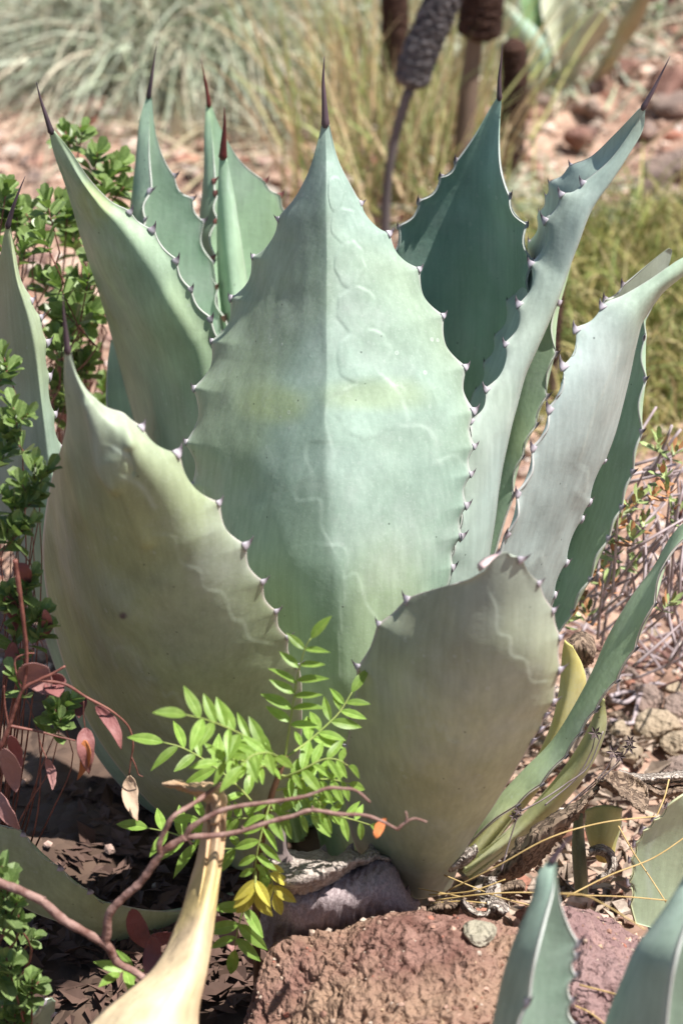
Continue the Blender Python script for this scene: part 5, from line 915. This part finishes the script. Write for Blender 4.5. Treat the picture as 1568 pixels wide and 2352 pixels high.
# ------------------------------------------------------------ pups and foreground agave
pb = at(1560, 2130, -.30); pb[2] = ground_z(pb[0], pb[1]); PUP = thing('agave', 'agave pup with pale scalloped margins at the end of the purplish rock', 'agave', pb)
leaf(PUP, [(1640, 1780), (1568, 1822), (1528, 1850, 1), (1498, 1880, 1), (1472, 1905, 1), (1455, 1935, 1), (1444, 1975, 1), (1440, 2025, 1), (1444, 2075, 1), (1455, 2120)], [(1660, 1800), (1610, 1860), (1560, 1920), (1530, 1980), (1520, 2040), (1520, 2130)], [(1690, 1830), (1680, 1900), (1660, 1960), (1630, 2020), (1600, 2070), (1580, 2130)], [(0, -.34), (1, -.32)], -.03, .02, col=(.36, .42, .29), nu=40, nv=110, seed=41, rimcol=(.62, .58, .34), thick=.01, lines=[([(1500, 1905), (1480, 1940), (1475, 1990), (1478, 2050)], 6, 1)])
leaf(PUP, [(1344, 1862), (1342, 1900), (1352, 1940), (1370, 1975)], [(1385, 1850), (1385, 1895), (1385, 1935), (1390, 1980)], [(1428, 1858), (1426, 1900), (1415, 1940), (1410, 1975)], [(0, -.24), (1, -.22)], .02, .02, col=(.42, .44, .22), basecol=(.50, .36, .12), nu=20, nv=40, seed=42, thick=.008)
leaf(PUP, [(1318, 1870), (1312, 1930), (1314, 1990), (1320, 2060)], [(1328, 1868), (1326, 1930), (1330, 1990), (1336, 2062)], [(1338, 1870), (1342, 1930), (1348, 1990), (1352, 2060)], [(0, -.27), (1, -.27)], .01, .01, col=(.20, .22, .13), nu=16, nv=40, seed=43, thick=.006)
fb2 = at(1330, 2900, -.80); fb2[2] = ground_z(fb2[0], fb2[1]); FG = thing('agave', 'foreground agave whose blue-green leaf tips rise in front of the lava rocks', 'agave', fb2)
leaf(FG, [(1272, 1970), (1268, 2040), (1250, 2110), (1232, 2180), (1220, 2240), (1214, 2300, 1), (1212, 2352), (1215, 2440, 1), (1220, 2600), (1300, 2900)], [(1256, 1980), (1234, 2010), (1222, 2065), (1192, 2140), (1163, 2230), (1145, 2300), (1132, 2360), (1120, 2440), (1150, 2620), (1300, 2910)], [(1278, 1972), (1280, 2020), (1288, 2075), (1308, 2130), (1326, 2164, 1), (1322, 2195, 1), (1322, 2240, 1), (1313, 2298, 1), (1322, 2352, 1), (1330, 2420, 1), (1340, 2600), (1340, 2900)],
     [(0, -.74), (1, -.78)], -.06, -.005, spine=[(1266, 1978), (1282, 1955), (1298, 1935), (1314, 1918)], col=(.34, .43, .36), nu=44, nv=130, seed=44, rimcol=(.62, .58, .58))
leaf(FG, [(1600, 1990), (1580, 2100), (1555, 2180), (1540, 2260), (1530, 2352), (1520, 2500), (1420, 2900)], [(1585, 1995), (1540, 2070), (1496, 2135), (1466, 2180), (1440, 2250), (1400, 2352), (1370, 2480), (1380, 2900)], [(1640, 1990), (1680, 2100), (1720, 2250), (1720, 2352), (1700, 2500), (1460, 2900)],
     [(0, -.80), (1, -.80)], -.07, -.03, col=(.36, .44, .37), nu=44, nv=120, seed=45, rimcol=(.6, .56, .58), spine=[(1590, 1992), (1600, 1960), (1612, 1925)])
leaf(FG, [(1420, 2170), (1412, 2230), (1400, 2300), (1385, 2380), (1350, 2600), (1320, 2900)], [(1440, 2165), (1450, 2240), (1450, 2320), (1440, 2420), (1400, 2640), (1340, 2900)], [(1462, 2170), (1490, 2240), (1505, 2320), (1500, 2420), (1460, 2640), (1360, 2900)], [(0, -.90), (1, -.82)], -.03, -.03, col=(.33, .40, .34), nu=30, nv=80, seed=46, spine=[(1440, 2168), (1450, 2140), (1458, 2100)]) if False else None
lb = at(60, 2420, -.5); lb[2] = ground_z(lb[0], lb[1]); LP_ = thing('agave', 'small agave pup with a white-edged tip under the grey-green sprigs', 'agave', lb)
leaf(LP_, [(120, 2292), (100, 2300, 1), (85, 2318), (55, 2342, 1), (20, 2362)], [(124, 2298), (110, 2325), (95, 2350), (75, 2380), (60, 2420)], [(128, 2300), (126, 2330, 1), (120, 2360, 1), (110, 2390), (90, 2425)], [(0, -.52), (1, -.50)], -.01, .01, col=(.34, .40, .30), nu=20, nv=50, seed=47, rimcol=(.75, .72, .66), thick=.006)
